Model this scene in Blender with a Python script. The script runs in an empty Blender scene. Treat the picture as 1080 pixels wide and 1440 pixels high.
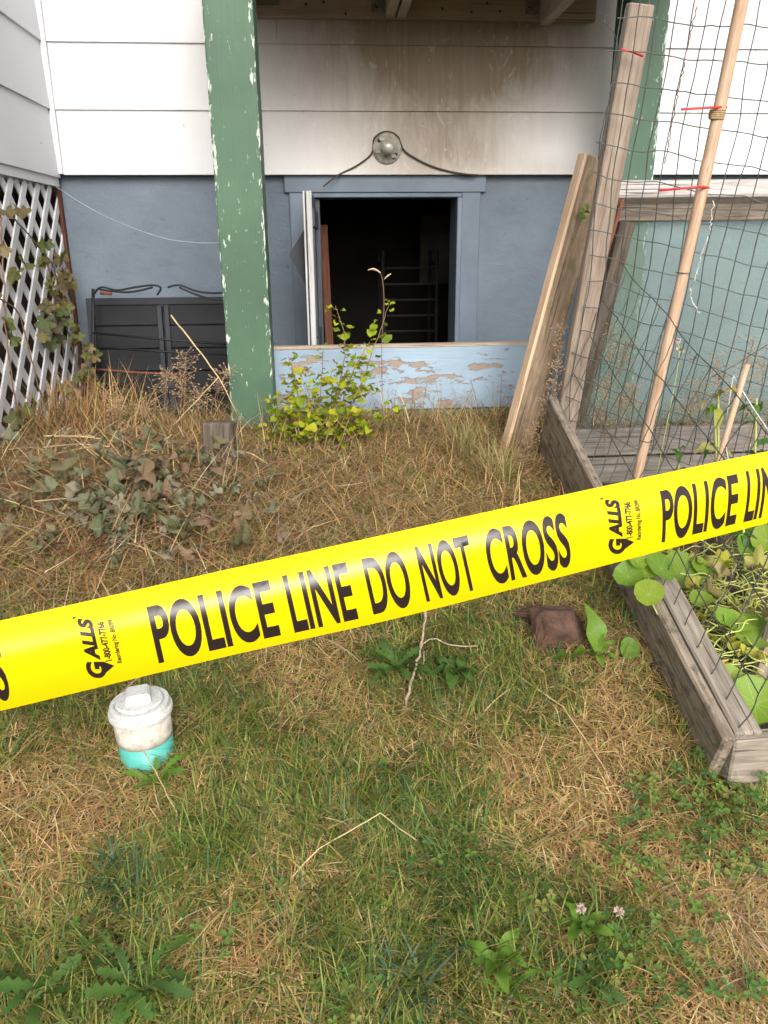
import bpy, bmesh, math, random
import numpy as np
from mathutils import Vector, Matrix, noise as mnoise
random.seed(7); rng = np.random.default_rng(11)
sc = bpy.context.scene
COL = sc.collection
rad = math.radians

# ------------------------------------------------------------------ camera
CAMZ, PITCH, YAW, ROLL, FPX = 1.25, 19.0, 4.2, -0.4, 1090.0
cam_d = bpy.data.cameras.new('camera'); cam = bpy.data.objects.new('camera', cam_d); COL.objects.link(cam)
CR = Matrix.Rotation(rad(-YAW), 3, 'Z') @ Matrix.Rotation(rad(90 - PITCH), 3, 'X') @ Matrix.Rotation(rad(ROLL), 3, 'Z')
CP = Vector((0, 0, CAMZ))
cam.matrix_world = Matrix.Translation(CP) @ CR.to_4x4()
cam_d.sensor_fit = 'VERTICAL'; cam_d.sensor_height = 24.0; cam_d.lens = 24.0 * FPX / 1440.0
cam_d.clip_start = 0.02; cam_d.clip_end = 500
sc.camera = cam
sc.render.resolution_x, sc.render.resolution_y = 768, 1024
# ------------------------------------------------------------------ light: bright overcast day
SUN_EL, SUN_AZ = 31.0, 172.0          # azimuth measured clockwise from +Y; the veiled sun stands behind the camera
w = bpy.data.worlds.new('World'); sc.world = w; w.use_nodes = True
nt = w.node_tree; bg = nt.nodes['Background']
sky = nt.nodes.new('ShaderNodeTexSky'); sky.sky_type = 'NISHITA'; sky.sun_disc = False
sky.sun_elevation = rad(SUN_EL); sky.sun_rotation = rad(SUN_AZ); sky.dust_density = 4.0; sky.air_density = 1.0; sky.ozone_density = 1.0
hs = nt.nodes.new('ShaderNodeHueSaturation'); hs.inputs['Saturation'].default_value = 0.30
nt.links.new(sky.outputs[0], hs.inputs['Color']); nt.links.new(hs.outputs[0], bg.inputs['Color'])
bg.inputs['Strength'].default_value = 0.15
sd = bpy.data.lights.new('sun', 'SUN'); sd.energy = 1.5; sd.angle = rad(32); sd.color = (1.0, 0.96, 0.9)
so = bpy.data.objects.new('sun', sd); COL.objects.link(so)
sv = Vector((math.sin(rad(SUN_AZ)) * math.cos(rad(SUN_EL)), math.cos(rad(SUN_AZ)) * math.cos(rad(SUN_EL)), math.sin(rad(SUN_EL))))
so.rotation_euler = sv.to_track_quat('Z', 'Y').to_euler(); so.location = (-2, -4, 6)
vs = sc.view_settings; vs.view_transform = 'Standard'; vs.look = 'None'; vs.gamma = 1.0; vs.use_curve_mapping = False
vs.exposure = 0.72

# ------------------------------------------------------------------ geometry helpers
def ray(px, py): return CR @ Vector((px - 540, 720 - py, -FPX))
def P(px, py, Y):
    d = ray(px, py); return CP + d * (Y / d.y)
def PX(px, py, X):
    d = ray(px, py); return CP + d * (X / d.x)
def PZ(px, py, z): return CP + ray(px, py) * (z / FPX)
GY = [-30, -5, 0, .9, 1.3, 1.9, 2.4, 2.8, 3.0, 3.08, 3.3, 3.6, 4, 30]
GD = [1.5, 1.36, 1.27, 1.10, .985, .82, .70, .640, .625, .65, .82, .86, .87, .9]
yy = np.linspace(-6, 6, 601); dd = np.interp(yy, GY, GD); k = np.hanning(25); k /= k.sum()
dd = np.convolve(np.pad(dd, 12, mode='edge'), k, 'valid')
def ground(x, y):
    x = np.asarray(x, float); y = np.asarray(y, float)
    z = CAMZ - np.where((y > -6) & (y < 6), np.interp(y, yy, dd), np.interp(y, GY, GD))
    z = z + .012 * np.sin(3.1 * x + 1.3 * y) * np.sin(2.7 * y - x + 1) + .006 * np.sin(9 * x + 2) * np.sin(8 * y + x * 3)
    z = z + .05 * np.exp(-((x + .72) / .35) ** 2 - ((y - 2.2) / .3) ** 2)
    return z
def G(px, py):
    d = ray(px, py).normalized(); t = .3
    while t < 9:
        p = CP + d * t
        if p.z < float(ground(p.x, p.y)): break
        t += .006
    return CP + d * t
def gz(x, y): return float(ground(x, y))

class MB:
    def __init__(s): s.v = []; s.f = []
    def quad(s, *p):
        n = len(s.v); s.v += [tuple(q) for q in p]; s.f.append(tuple(range(n, n + len(p))))
    def box(s, c, h, M=None):
        n = len(s.v)
        for dx in (-1, 1):
            for dy in (-1, 1):
                for dz in (-1, 1):
                    p = Vector((c[0] + dx * h[0], c[1] + dy * h[1], c[2] + dz * h[2]))
                    s.v.append(tuple(M @ p if M else p))
        for f in ((0, 1, 3, 2), (4, 6, 7, 5), (0, 4, 5, 1), (2, 3, 7, 6), (0, 2, 6, 4), (1, 5, 7, 3)):
            s.f.append(tuple(n + i for i in f))
    def tube(s, pts, r, sides=6, cap=True):
        pts = [Vector(p) for p in pts]; m = len(pts)
        rs = r if isinstance(r, (list, tuple)) else [r] * m
        up = Vector((.31, .2, .93)); n0 = len(s.v)
        for i, p in enumerate(pts):
            t = (pts[min(i + 1, m - 1)] - pts[max(i - 1, 0)])
            t = t.normalized() if t.length > 1e-9 else Vector((0, 0, 1))
            a = t.cross(up); 
            if a.length < .05: a = t.cross(Vector((1, 0, 0)))
            a.normalize(); b = t.cross(a)
            for j in range(sides):
                an = 2 * math.pi * j / sides
                s.v.append(tuple(p + (a * math.cos(an) + b * math.sin(an)) * rs[i]))
        for i in range(m - 1):
            for j in range(sides):
                j2 = (j + 1) % sides
                s.f.append((n0 + i * sides + j, n0 + i * sides + j2, n0 + (i + 1) * sides + j2, n0 + (i + 1) * sides + j))
        if cap:
            s.f.append(tuple(n0 + j for j in range(sides))[::-1]); s.f.append(tuple(n0 + (m - 1) * sides + j for j in range(sides)))
    def lathe(s, prof, n=32, M=None):
        n0 = len(s.v)
        for r, z in prof:
            for j in range(n):
                a = 2 * math.pi * j / n; p = Vector((r * math.cos(a), r * math.sin(a), z)); s.v.append(tuple(M @ p if M else p))
        for i in range(len(prof) - 1):
            for j in range(n):
                j2 = (j + 1) % n; s.f.append((n0 + i * n + j, n0 + i * n + j2, n0 + (i + 1) * n + j2, n0 + (i + 1) * n + j))
        s.f.append(tuple(n0 + j for j in range(n))[::-1]); s.f.append(tuple(n0 + (len(prof) - 1) * n + j for j in range(n)))
    def mesh(s, name, smooth=False):
        me = bpy.data.meshes.new(name); me.from_pydata(s.v, [], s.f); me.update()
        if smooth: me.polygons.foreach_set('use_smooth', [True] * len(me.polygons))
        return me
    def build(s, name, mat, parent=None, smooth=False): return link(name, s.mesh(name, smooth), mat, parent)

def link(name, me, mat, parent=None, M=None):
    o = bpy.data.objects.new(name, me); COL.objects.link(o)
    if mat and not me.materials: me.materials.append(mat)
    if M is not None: o.matrix_world = M
    if parent is not None:
        o.parent = parent; r = parent; T = Matrix()
        chain = []
        while r is not None: chain.append(r); r = r.parent
        for r in reversed(chain): T = T @ r.matrix_parent_inverse @ r.matrix_basis
        o.matrix_parent_inverse = T.inverted()
    return o
def tag(o, label, cat, group=None):
    o['label'] = label; o['category'] = cat
    if group: o['group'] = group
    return o
def thing(name, label, cat, loc, group=None):
    o = bpy.data.objects.new(name, None); COL.objects.link(o); o.empty_display_size = .05
    o.location = loc; return tag(o, label, cat, group)
def frame(p0, p1, up):
    x = (Vector(p1) - Vector(p0)); L = x.length; x.normalize()
    y = Vector(up); y = (y - x * y.dot(x)).normalized(); z = x.cross(y)
    M = Matrix((x, y, z)).transposed().to_4x4(); M.translation = (Vector(p0) + Vector(p1)) / 2
    return M, L
def plank(name, p0, p1, wid, thk, up, mat, parent=None, bev=.003, rough=.0, seg=1):
    """board from p0 to p1 (centre line); wid along 'up', thk along the third axis; grain runs along local X"""
    M, L = frame(p0, p1, up)
    bm = bmesh.new(); bmesh.ops.create_cube(bm, size=1.0)
    for v in bm.verts: v.co = Vector((v.co.x * L, v.co.y * wid, v.co.z * thk))
    if bev: bmesh.ops.bevel(bm, geom=list(bm.edges), offset=min(bev, thk * .3), segments=seg, affect='EDGES', profile=.6)
    if rough:
        cuts = max(2, int(L / .12))
        es = [e for e in bm.edges if abs(e.verts[0].co.x - e.verts[1].co.x) > L * .5]
        bmesh.ops.subdivide_edges(bm, edges=es, cuts=cuts)
        sd_ = random.uniform(0, 100)
        for v in bm.verts:
            n = mnoise.noise_vector(Vector((v.co.x * 5 + sd_, v.co.y * 9, v.co.z * 9))) * rough
            v.co += Vector((0, n.y, n.z))
    me = bpy.data.meshes.new(name); bm.to_mesh(me); bm.free()
    return link(name, me, mat, parent, M)

# ------------------------------------------------------------------ materials
class NT:
    def __init__(s, name):
        s.m = bpy.data.materials.new(name); s.m.use_nodes = True; s.t = s.m.node_tree
        s.bsdf = s.t.nodes['Principled BSDF']; s.out = s.t.nodes['Material Output']
    def n(s, typ, ins=None, **kw):
        nd = s.t.nodes.new(typ)
        for k_, v in kw.items(): setattr(nd, k_, v)
        for k_, v in (ins or {}).items(): s.set(nd.inputs[k_], v)
        return nd
    def set(s, sock, v):
        if isinstance(v, bpy.types.NodeSocket): s.t.links.new(v, sock)
        elif isinstance(v, bpy.types.Node): s.t.links.new(v.outputs[0], sock)
        else:
            if sock.type == 'RGBA' and len(v) == 3: v = (*v, 1)
            sock.default_value = v
    def coord(s, kind='Object', scale=(1, 1, 1), loc=(0, 0, 0), rnd=False):
        tc = s.n('ShaderNodeTexCoord'); src = tc.outputs[kind]
        if rnd:
            oi = s.n('ShaderNodeObjectInfo'); mu = s.n('ShaderNodeMath', {0: oi.outputs['Random'], 1: 37.0}, operation='MULTIPLY')
            src = s.n('ShaderNodeVectorMath', {0: src, 1: mu}, operation='ADD').outputs[0]
        return s.n('ShaderNodeMapping', {'Vector': src, 'Scale': scale, 'Location': loc}).outputs[0]
    def noise(s, vec, scale, detail=4, rough=.6, dist=0.):
        return s.n('ShaderNodeTexNoise', {'Vector': vec, 'Scale': scale, 'Detail': detail, 'Roughness': rough, 'Distortion': dist}).outputs['Fac']
    def ramp(s, fac, stops, interp='LINEAR'):
        r = s.n('ShaderNodeValToRGB', {'Fac': fac}); r.color_ramp.interpolation = interp; e = r.color_ramp.elements
        while len(e) < len(stops): e.new(.5)
        for el, (p, c) in zip(e, stops):
            el.position = p; el.color = (c, c, c, 1) if isinstance(c, (int, float)) else (*c, 1)
        return r.outputs[0]
    def mix(s, fac, a, b, mode='MIX'):
        nd = s.n('ShaderNodeMix', data_type='RGBA', blend_type=mode)
        s.set(nd.inputs[0], fac); s.set(nd.inputs[6], a); s.set(nd.inputs[7], b); return nd.outputs[2]
    def math(s, op, a, b=0., clamp=False):
        return s.n('ShaderNodeMath', {0: a, 1: b}, operation=op, use_clamp=clamp).outputs[0]
    def bump(s, h, strength=.3, dist=.01): 
        b = s.n('ShaderNodeBump', {'Height': h, 'Strength': strength, 'Distance': dist}); s.set(s.bsdf.inputs['Normal'], b.outputs[0])
    def fin(s, col=None, rough=.8, metal=0., spec=.4):
        if col is not None: s.set(s.bsdf.inputs['Base Color'], col)
        s.set(s.bsdf.inputs['Roughness'], rough); s.bsdf.inputs['Metallic'].default_value = metal
        s.bsdf.inputs['Specular IOR Level'].default_value = spec
        return s.m
    def translucent(s, col, amt=.35):
        tr = s.n('ShaderNodeBsdfTranslucent', {'Color': col}); mx = s.n('ShaderNodeMixShader', {0: amt, 1: s.bsdf.outputs[0], 2: tr.outputs[0]})
        s.t.links.new(mx.outputs[0], s.out.inputs['Surface'])

def m_wood(name, dark, mid, light, rough=.85, bump=.5, moss=None, end=None):
    a = NT(name); v = a.coord(scale=(1.6, 30, 30), rnd=True); v2 = a.coord(scale=(2.5, 5, 5), rnd=True); v3 = a.coord(scale=(6, 130, 130), rnd=True)
    g = a.noise(v, 3, 6, .65, .6); f = a.noise(v3, 2, 3, .6); b = a.noise(v2, 2.4, 4, .6)
    h = a.math('ADD', a.math('MULTIPLY', g, .7), a.math('MULTIPLY', f, .3))
    c = a.ramp(h, [(.30, dark), (.47, mid), (.66, light)])
    c = a.mix(a.ramp(b, [(.35, .0), (.68, .65)]), c, a.mix(.5, c, dark))
    if moss:
        c = a.mix(a.ramp(a.noise(a.coord(scale=(7, 12, 12), rnd=True), 3, 5, .7), [(.5, 0.), (.66, .75)]), c, moss)
    crack = a.ramp(a.noise(a.coord(scale=(1.2, 60, 60), rnd=True), 2, 2, .5), [(.30, 1.), (.335, 0.)])
    c = a.mix(a.math('MULTIPLY', crack, .75), c, (dark[0] * .35, dark[1] * .35, dark[2] * .35))
    a.bump(a.math('SUBTRACT', h, a.math('MULTIPLY', crack, .7)), bump, .006)
    return a.fin(c, rough, spec=.25)

def m_siding():
    a = NT('white_siding_paint'); ge = a.n('ShaderNodeNewGeometry'); pos = ge.outputs['Position']
    sep = a.n('ShaderNodeSeparateXYZ', {0: pos}); X, Z = sep.outputs[0], sep.outputs[2]
    vs_ = a.n('ShaderNodeMapping', {'Vector': pos, 'Scale': (90, 90, 5)}).outputs[0]
    vb = a.n('ShaderNodeMapping', {'Vector': pos, 'Scale': (3, 3, 3)}).outputs[0]
    vw = a.n('ShaderNodeMapping', {'Vector': pos, 'Scale': (7, 7, 2.2)}).outputs[0]
    stri = a.noise(vs_, 2, 3, .6); blot = a.noise(vb, 1.5, 5, .65, .5); wip = a.noise(vw, 1.6, 6, .7, 1.6)
    base = a.mix(a.ramp(blot, [(.3, 0.), (.8, 1.)]), (.63, .64, .665), (.575, .585, .615))
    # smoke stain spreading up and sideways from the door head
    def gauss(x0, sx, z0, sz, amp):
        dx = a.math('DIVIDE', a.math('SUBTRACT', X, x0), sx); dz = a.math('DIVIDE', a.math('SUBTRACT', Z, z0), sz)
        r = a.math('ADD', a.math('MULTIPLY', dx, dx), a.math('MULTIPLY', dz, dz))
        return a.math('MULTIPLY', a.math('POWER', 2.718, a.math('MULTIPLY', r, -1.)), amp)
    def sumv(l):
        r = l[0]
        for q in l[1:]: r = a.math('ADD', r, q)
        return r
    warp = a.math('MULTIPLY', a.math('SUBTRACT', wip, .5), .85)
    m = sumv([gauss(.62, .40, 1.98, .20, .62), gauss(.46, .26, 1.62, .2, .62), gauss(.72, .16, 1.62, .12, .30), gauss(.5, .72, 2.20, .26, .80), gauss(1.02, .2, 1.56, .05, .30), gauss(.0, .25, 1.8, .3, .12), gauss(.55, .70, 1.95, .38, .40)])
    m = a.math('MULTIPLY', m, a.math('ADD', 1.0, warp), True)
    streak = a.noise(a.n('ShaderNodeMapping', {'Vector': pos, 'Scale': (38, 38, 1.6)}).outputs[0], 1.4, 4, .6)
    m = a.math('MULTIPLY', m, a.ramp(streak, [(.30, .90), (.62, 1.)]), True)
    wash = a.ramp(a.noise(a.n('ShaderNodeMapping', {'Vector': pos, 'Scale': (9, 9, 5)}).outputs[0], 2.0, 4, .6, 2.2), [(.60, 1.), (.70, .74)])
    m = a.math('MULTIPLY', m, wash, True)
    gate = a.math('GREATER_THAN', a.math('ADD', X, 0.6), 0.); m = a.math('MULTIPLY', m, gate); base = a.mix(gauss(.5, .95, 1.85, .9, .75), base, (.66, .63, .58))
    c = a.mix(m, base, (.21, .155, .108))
    spk = a.ramp(a.noise(a.n('ShaderNodeMapping', {'Vector': pos, 'Scale': (1, 1, 1)}).outputs[0], 38, 2, .5), [(.735, 0.), (.76, .6)])
    c = a.mix(spk, c, (.33, .30, .26))
    # grime at the bottom edge of each course
    a.bump(a.math('ADD', a.math('MULTIPLY', stri, .6), a.math('MULTIPLY', blot, .5)), .25, .004)
    return a.fin(c, .55, spec=.35)

def m_foundation():
    a = NT('blue_parged_concrete'); v = a.coord(); n1 = a.noise(v, 3, 6, .6, .4); n2 = a.noise(a.coord(scale=(1, 1, 1.6)), 11, 6, .66, .35); n3 = a.noise(v, 60, 3, .6)
    c = a.ramp(n1, [(.3, (.115, .143, .18)), (.55, (.145, .178, .215)), (.75, (.17, .205, .24))])
    pit = a.ramp(n2, [(.30, 1.), (.35, 0.)])
    c = a.mix(a.math('MULTIPLY', pit, .55), c, (.07, .09, .12))
    ge = a.n('ShaderNodeNewGeometry'); sep = a.n('ShaderNodeSeparateXYZ', {0: ge.outputs['Position']})
    # smoke film round the opening
    dx = a.math('DIVIDE', a.math('SUBTRACT', sep.outputs[0], .38), .55); dz = a.math('DIVIDE', a.math('SUBTRACT', sep.outputs[2], 1.5), .3)
    s = a.math('POWER', 2.718, a.math('MULTIPLY', a.math('ADD', a.math('MULTIPLY', dx, dx), a.math('MULTIPLY', dz, dz)), -1.))
    s = a.math('MULTIPLY', s, a.ramp(a.noise(v, 5, 4, .6), [(.3, .2), (.7, .75)]))
    c = a.mix(s, c, (.045, .048, .055))
    a.bump(a.math('ADD', a.math('SUBTRACT', n2, a.math('MULTIPLY', pit, .5)), a.math('MULTIPLY', n3,   .12)), .40, .02)
    return a.fin(c, .75, spec=.3)

def m_paint(name, col, under, lo=.62, rough=.5, edge=None, vary=.15, sc_=(9, 34, 34), grain=True, bump=.3):
    a = NT(name); v = a.coord(scale=sc_, rnd=True); n = a.noise(v, 2.2, 6, .68); big = a.noise(a.coord(rnd=True), 3, 4, .6)
    c = a.mix(a.ramp(big, [(.3, 0.), (.75, 1.)]), tuple(q * (1 - vary) for q in col), tuple(min(1, q * (1 + vary)) for q in col))
    fac = n
    if edge:
        tc = a.n('ShaderNodeTexCoord'); sp = a.n('ShaderNodeSeparateXYZ', {0: tc.outputs['Object']})
        e1 = a.math('ABSOLUTE', sp.outputs[1]); e2 = a.math('ABSOLUTE', sp.outputs[2])
        fac = a.math('ADD', n, a.math('MULTIPLY', a.ramp(a.math('MULTIPLY', a.math('MINIMUM', e1, e2), 1 / edge), [(.72, 0.), (1., 1.)]), .13))
    ch = a.ramp(fac, [(lo, 0.), (lo + .015, 1.)])
    c = a.mix(ch, c, under)
    a.bump(a.math('SUBTRACT', a.math('MULTIPLY', a.noise(a.coord(scale=(3, 60, 60), rnd=True), 2, 4, .6), .5 if grain else .2), ch), bump, .004)
    return a.fin(c, rough, spec=.4)

def m_plain(name, col, rough=.6, metal=0., var=.2, scale=20, bump=.15, spec=.4):
    a = NT(name); n = a.noise(a.coord(rnd=True), scale, 4, .6)
    c = a.mix(a.ramp(n, [(.3, 0.), (.7, 1.)]), tuple(q * (1 - var) for q in col), tuple(min(1, q * (1 + var)) for q in col))
    if bump: a.bump(n, bump, .003)
    return a.fin(c, rough, metal, spec)

def m_leaf(name, cols, rough=.5, trans=.35, veins=False, scale=30):
    a = NT(name); oi = a.n('ShaderNodeObjectInfo'); n_ = len(cols)
    c = a.ramp(oi.outputs['Random'], [((i + .5) / n_, q) for i, q in enumerate(cols)])
    n = a.noise(a.coord(rnd=True), scale, 4, .65)
    c = a.mix(a.ramp(n, [(.35, 0.), (.75, .55)]), c, a.mix(1.0, c, (.55, .5, .35), 'MULTIPLY'))
    if veins:
        tc = a.n('ShaderNodeTexCoord'); sp = a.n('ShaderNodeSeparateXYZ', {0: tc.outputs['Object']})
        ang = a.math('ARCTAN2', sp.outputs[1], sp.outputs[0]); r = a.n('ShaderNodeVectorMath', {0: tc.outputs['Object']}, operation='LENGTH').outputs['Value']
        saw = a.math('ABSOLUTE', a.math('SUBTRACT', a.math('FRACT', a.math('MULTIPLY', ang, 9 / (2 * math.pi))), .5))
        wv = a.math('MULTIPLY', saw, r)
        vein = a.ramp(wv, [(.012, 1.), (.03, 0.)]); ctr = a.ramp(r, [(.06, 1.), (.10, 0.)])
        c = a.mix(a.math('MULTIPLY', a.math('MAXIMUM', vein, ctr), .35), c, (.42, .52, .20))
    if not veins: a.bump(n, .3, .002)
    m = a.fin(c, rough, spec=.35); a.translucent(c, trans); return m

def m_attr(name, rough=.7, trans=.3, spec=.25):
    a = NT(name); at = a.n('ShaderNodeAttribute', attribute_name='Col'); c = at.outputs['Color']
    m = a.fin(c, rough, spec=spec)
    if trans: a.translucent(c, trans)
    return m

M = {}
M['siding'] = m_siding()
M['found'] = m_foundation()
M['green'] = m_paint('green_post_paint', (.050, .106, .064), (.46, .52, .44), lo=.645, rough=.55, edge=.0775, vary=.22, bump=.5)
M['casing'] = m_paint('sooty_blue_casing', (.12, .15, .19), (.42, .33, .22), lo=.76, rough=.6, vary=.25)
M['doorface'] = m_paint('sooty_door_face', (.055, .065, .075), (.13, .10, .07), lo=.66, rough=.6, vary=.4)
M['dooredge'] = m_wood('pale_door_edge', (.20, .19, .17), (.42, .42, .41), (.55, .55, .54))
M['plankblue'] = m_paint('peeling_light_blue_paint', (.25, .335, .42), (.27, .205, .16), lo=.575, rough=.6, vary=.15, sc_=(3, 9, 9), bump=.7)
M['plankedge'] = m_wood('bare_plank_edge', (.20, .13, .09), (.38, .30, .23), (.52, .46, .38))
M['grey'] = m_wood('weathered_grey_wood', (.10, .082, .066), (.265, .225, .18), (.41, .36, .30))
M['bedside'] = m_wood('patchy_bed_board', (.05, .04, .03), (.25, .205, .155), (.42, .35, .27), moss=(.045, .038, .03))
M['backboard'] = m_wood('dull_grey_board', (.07, .06, .052), (.185, .165, .145), (.29, .265, .24))
M['stub'] = m_wood('dark_rotten_wood', (.03, .022, .016), (.095, .075, .055), (.20, .17, .14))
M['greydark'] = m_wood('weathered_dark_wood', (.045, .036, .028), (.15, .122, .097), (.29, .245, .20))
M['brownpost'] = m_wood('weathered_brown_wood', (.14, .10, .075), (.29, .23, .18), (.40, .335, .275))
M['mossy'] = m_wood('mossy_brown_wood', (.10, .07, .045), (.23, .165, .11), (.36, .27, .19), moss=(.13, .115, .05))
M['tan'] = m_wood('sunlit_tan_wood', (.42, .27, .16), (.62, .44, .29), (.72, .55, .39))  # light tan with the sunlight on the timber edge mixed into the colour
M['joist'] = m_wood('smoke_stained_joist', (.24, .19, .14), (.38, .31, .24), (.46, .38, .30), bump=.25)
M['ledger'] = m_wood('smoke_stained_ledger', (.20, .15, .105), (.31, .24, .175), (.37, .29, .21), bump=.25)
M['whitewood'] = m_wood('flaking_white_wood', (.20, .17, .15), (.46, .42, .40), (.64, .61, .59))
M['lattice'] = m_paint('white_lattice_paint', (.66, .655, .67), (.30, .25, .21), lo=.70, rough=.55, vary=.08)
M['bamboo'] = m_wood('orange_bamboo', (.26, .16, .10), (.50, .34, .23), (.66, .49, .36), rough=.55, bump=.35)
M['panel'] = m_paint('dark_slate_panel', (.010, .011, .014), (.04, .035, .03), lo=.70, rough=.6, vary=.35)
M['panelframe'] = m_paint('dark_slate_frame', (.024, .027, .033), (.07, .06, .055), lo=.70, rough=.6, vary=.3)
M['iron'] = m_plain('black_iron', (.018, .018, .02), .55, .3)
M['rust'] = m_plain('rusty_iron', (.16, .055, .03), .8, 0)
M['wire'] = m_plain('dull_green_wire', (.075, .082, .075), .5, .4)
M['cord'] = m_plain('dark_sooty_cord', (.055, .042, .032), .8)
M['red'] = m_plain('red_plastic', (.55, .03, .035), .4)
M['twine'] = m_plain('twine', (.34, .25, .13), .9, 0, .4, 120, .6)
M['whitewire'] = m_plain('pale_wire', (.62, .62, .60), .5)
M['web'] = m_plain('pale_thread', (.42, .46, .52), .6)
M['knobmetal'] = m_plain('sooty_pale_metal', (.40, .38, .32), .38, .3, .35, 45, .2)
M['galv'] = m_plain('dull_galvanised_steel', (.20, .18, .155), .55, .6, .3, 30)
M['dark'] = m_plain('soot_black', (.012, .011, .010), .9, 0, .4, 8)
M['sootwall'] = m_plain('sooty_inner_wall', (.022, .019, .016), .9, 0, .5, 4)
M['crawl'] = m_plain('dark_brown_shade', (.05, .035, .026), .95, 0, .5, 9)  # dark colour stands in for the shade behind the lattice
M['redwood'] = m_wood('reddish_jamb_wood', (.05, .018, .01), (.11, .042, .024), (.16, .07, .04))
def m_pvc():
    a = NT('dirty_white_pvc'); n = a.noise(a.coord(), 45, 5, .65); n2 = a.noise(a.coord(), 220, 3, .6)
    c = a.mix(a.ramp(n, [(.45, 0.), (.75, .5)]), (.60, .60, .58), (.40, .37, .31)); c = a.mix(a.ramp(n2, [(.56, 0.), (.66, .6)]), c, (.22, .21, .18))
    a.bump(n2, .1, .001); return a.fin(c, .38, spec=.5)
M['pvc'] = m_pvc()
M['pvcpipe'] = m_plain('grimy_white_pipe', (.50, .46, .40), .5, 0, .3, 60)
M['teal'] = m_plain('teal_sewer_pipe', (.08, .40, .34), .4, 0, .12, 40, .05)
M['brick'] = m_plain('red_brown_stone', (.10, .055, .038), .95, 0, .6, 25, .9)
M['soil'] = m_plain('dark_soil', (.055, .042, .03), .95, 0, .5, 60, 1.0)
def m_ground():
    a = NT('thatch_and_soil'); v = a.coord(); n = a.noise(v, 7, 6, .65); f = a.noise(v, 140, 4, .7)
    c = a.ramp(f, [(.3, (.035, .026, .015)), (.5, (.11, .08, .04)), (.72, (.23, .165, .085))])
    c = a.mix(a.ramp(n, [(.42, 0.), (.62, .6)]), c, (.05, .06, .02)); a.bump(f, .8, .01); return a.fin(c, .95, spec=.1)
M['ground'] = m_ground()
def m_tape():
    a = NT('glossy_yellow_plastic'); v = a.coord(); n = a.noise(v, 14, 3, .5)
    a.bump(n, .05, .004); c = (.86, .64, .002); m = a.fin(c, .30, spec=.5); a.translucent(c, .22); return m
M['tape'] = m_tape()
M['ink'] = m_plain('black_print', (.020, .013, .012), .30, 0, .1, 50, 0., .55)
def m_glass():
    a = NT('dusty_window_glass'); a.t.nodes.remove(a.bsdf)
    tr = a.n('ShaderNodeBsdfTransparent', {'Color': (.80, .88, .86, 1)}); gl = a.n('ShaderNodeBsdfGlossy', {'Color': (.9, .95, .95, 1), 'Roughness': .12})
    df = a.n('ShaderNodeBsdfDiffuse', {'Color': (.42, .50, .48, 1)}); n = a.noise(a.coord(), 5, 5, .65)
    m1 = a.n('ShaderNodeMixShader', {0: a.ramp(n, [(.3, .12), (.75, .25)]), 1: tr.outputs[0], 2: df.outputs[0]})
    m2 = a.n('ShaderNodeMixShader', {0: .07, 1: m1.outputs[0], 2: gl.outputs[0]})
    a.t.links.new(m2.outputs[0], a.out.inputs['Surface']); return a.m
M['glass'] = m_glass()
M['grass'] = m_attr('grass_blades', .6, .30, .3)
M['straw'] = m_attr('dry_straw', .8, .15, .15)
M['leafshrub'] = m_leaf('yellow_green_leaf', [(.22, .31, .02), (.36, .42, .025), (.50, .48, .03), (.17, .27, .03), (.44, .46, .03)], .45, .4)
M['leafnas'] = m_leaf('nasturtium_leaf', [(.15, .29, .03), (.20, .35, .035), (.27, .38, .035), (.13, .27, .04)], .5, .35, True, 18)
M['leafyellow'] = m_leaf('yellowed_leaf', [(.40, .40, .05), (.46, .38, .12), (.50, .42, .20), (.34, .36, .04)], .6, .3)
M['leafweed'] = m_leaf('weed_leaf', [(.07, .155, .03), (.10, .19, .035), (.085, .165, .045)], .5, .3)
M['leafbright'] = m_leaf('bright_weed_leaf', [(.13, .26, .03), (.17, .30, .04)], .5, .35)
M['leafvine'] = m_leaf('fading_vine_leaf', [(.13, .15, .045), (.20, .19, .06), (.17, .12, .06), (.10, .13, .05), (.26, .20, .10)], .65, .3)
M['leafwilt'] = m_leaf('wilted_leaf', [(.17, .18, .11), (.11, .14, .07), (.25, .23, .16), (.24, .16, .10), (.10, .12, .05), (.19, .13, .08)], .75, .2)
M['leafbrown'] = m_leaf('brown_dead_leaf', [(.26, .12, .065), (.20, .10, .06)], .7, .15)
M['stemgreen'] = m_plain('pale_green_stem', (.42, .46, .13), .6)
M['stembrown'] = m_plain('brown_stem', (.20, .12, .075), .8)
M['stemtan'] = m_plain('tan_dry_stem', (.50, .38, .20), .75)
M['twig'] = m_plain('grey_brown_twig', (.36, .27, .19), .85, 0, .4, 90, .5)
M['seed'] = m_plain('dry_seed_head', (.34, .23, .13), .9)
M['orange'] = m_plain('orange_petal', (.60, .26, .08), .6)
M['clover'] = m_attr('clover_leaf', .5, .3)
M['flower'] = m_plain('pale_clover_petal', (.50, .37, .31), .7, 0, .3, 60)

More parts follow.
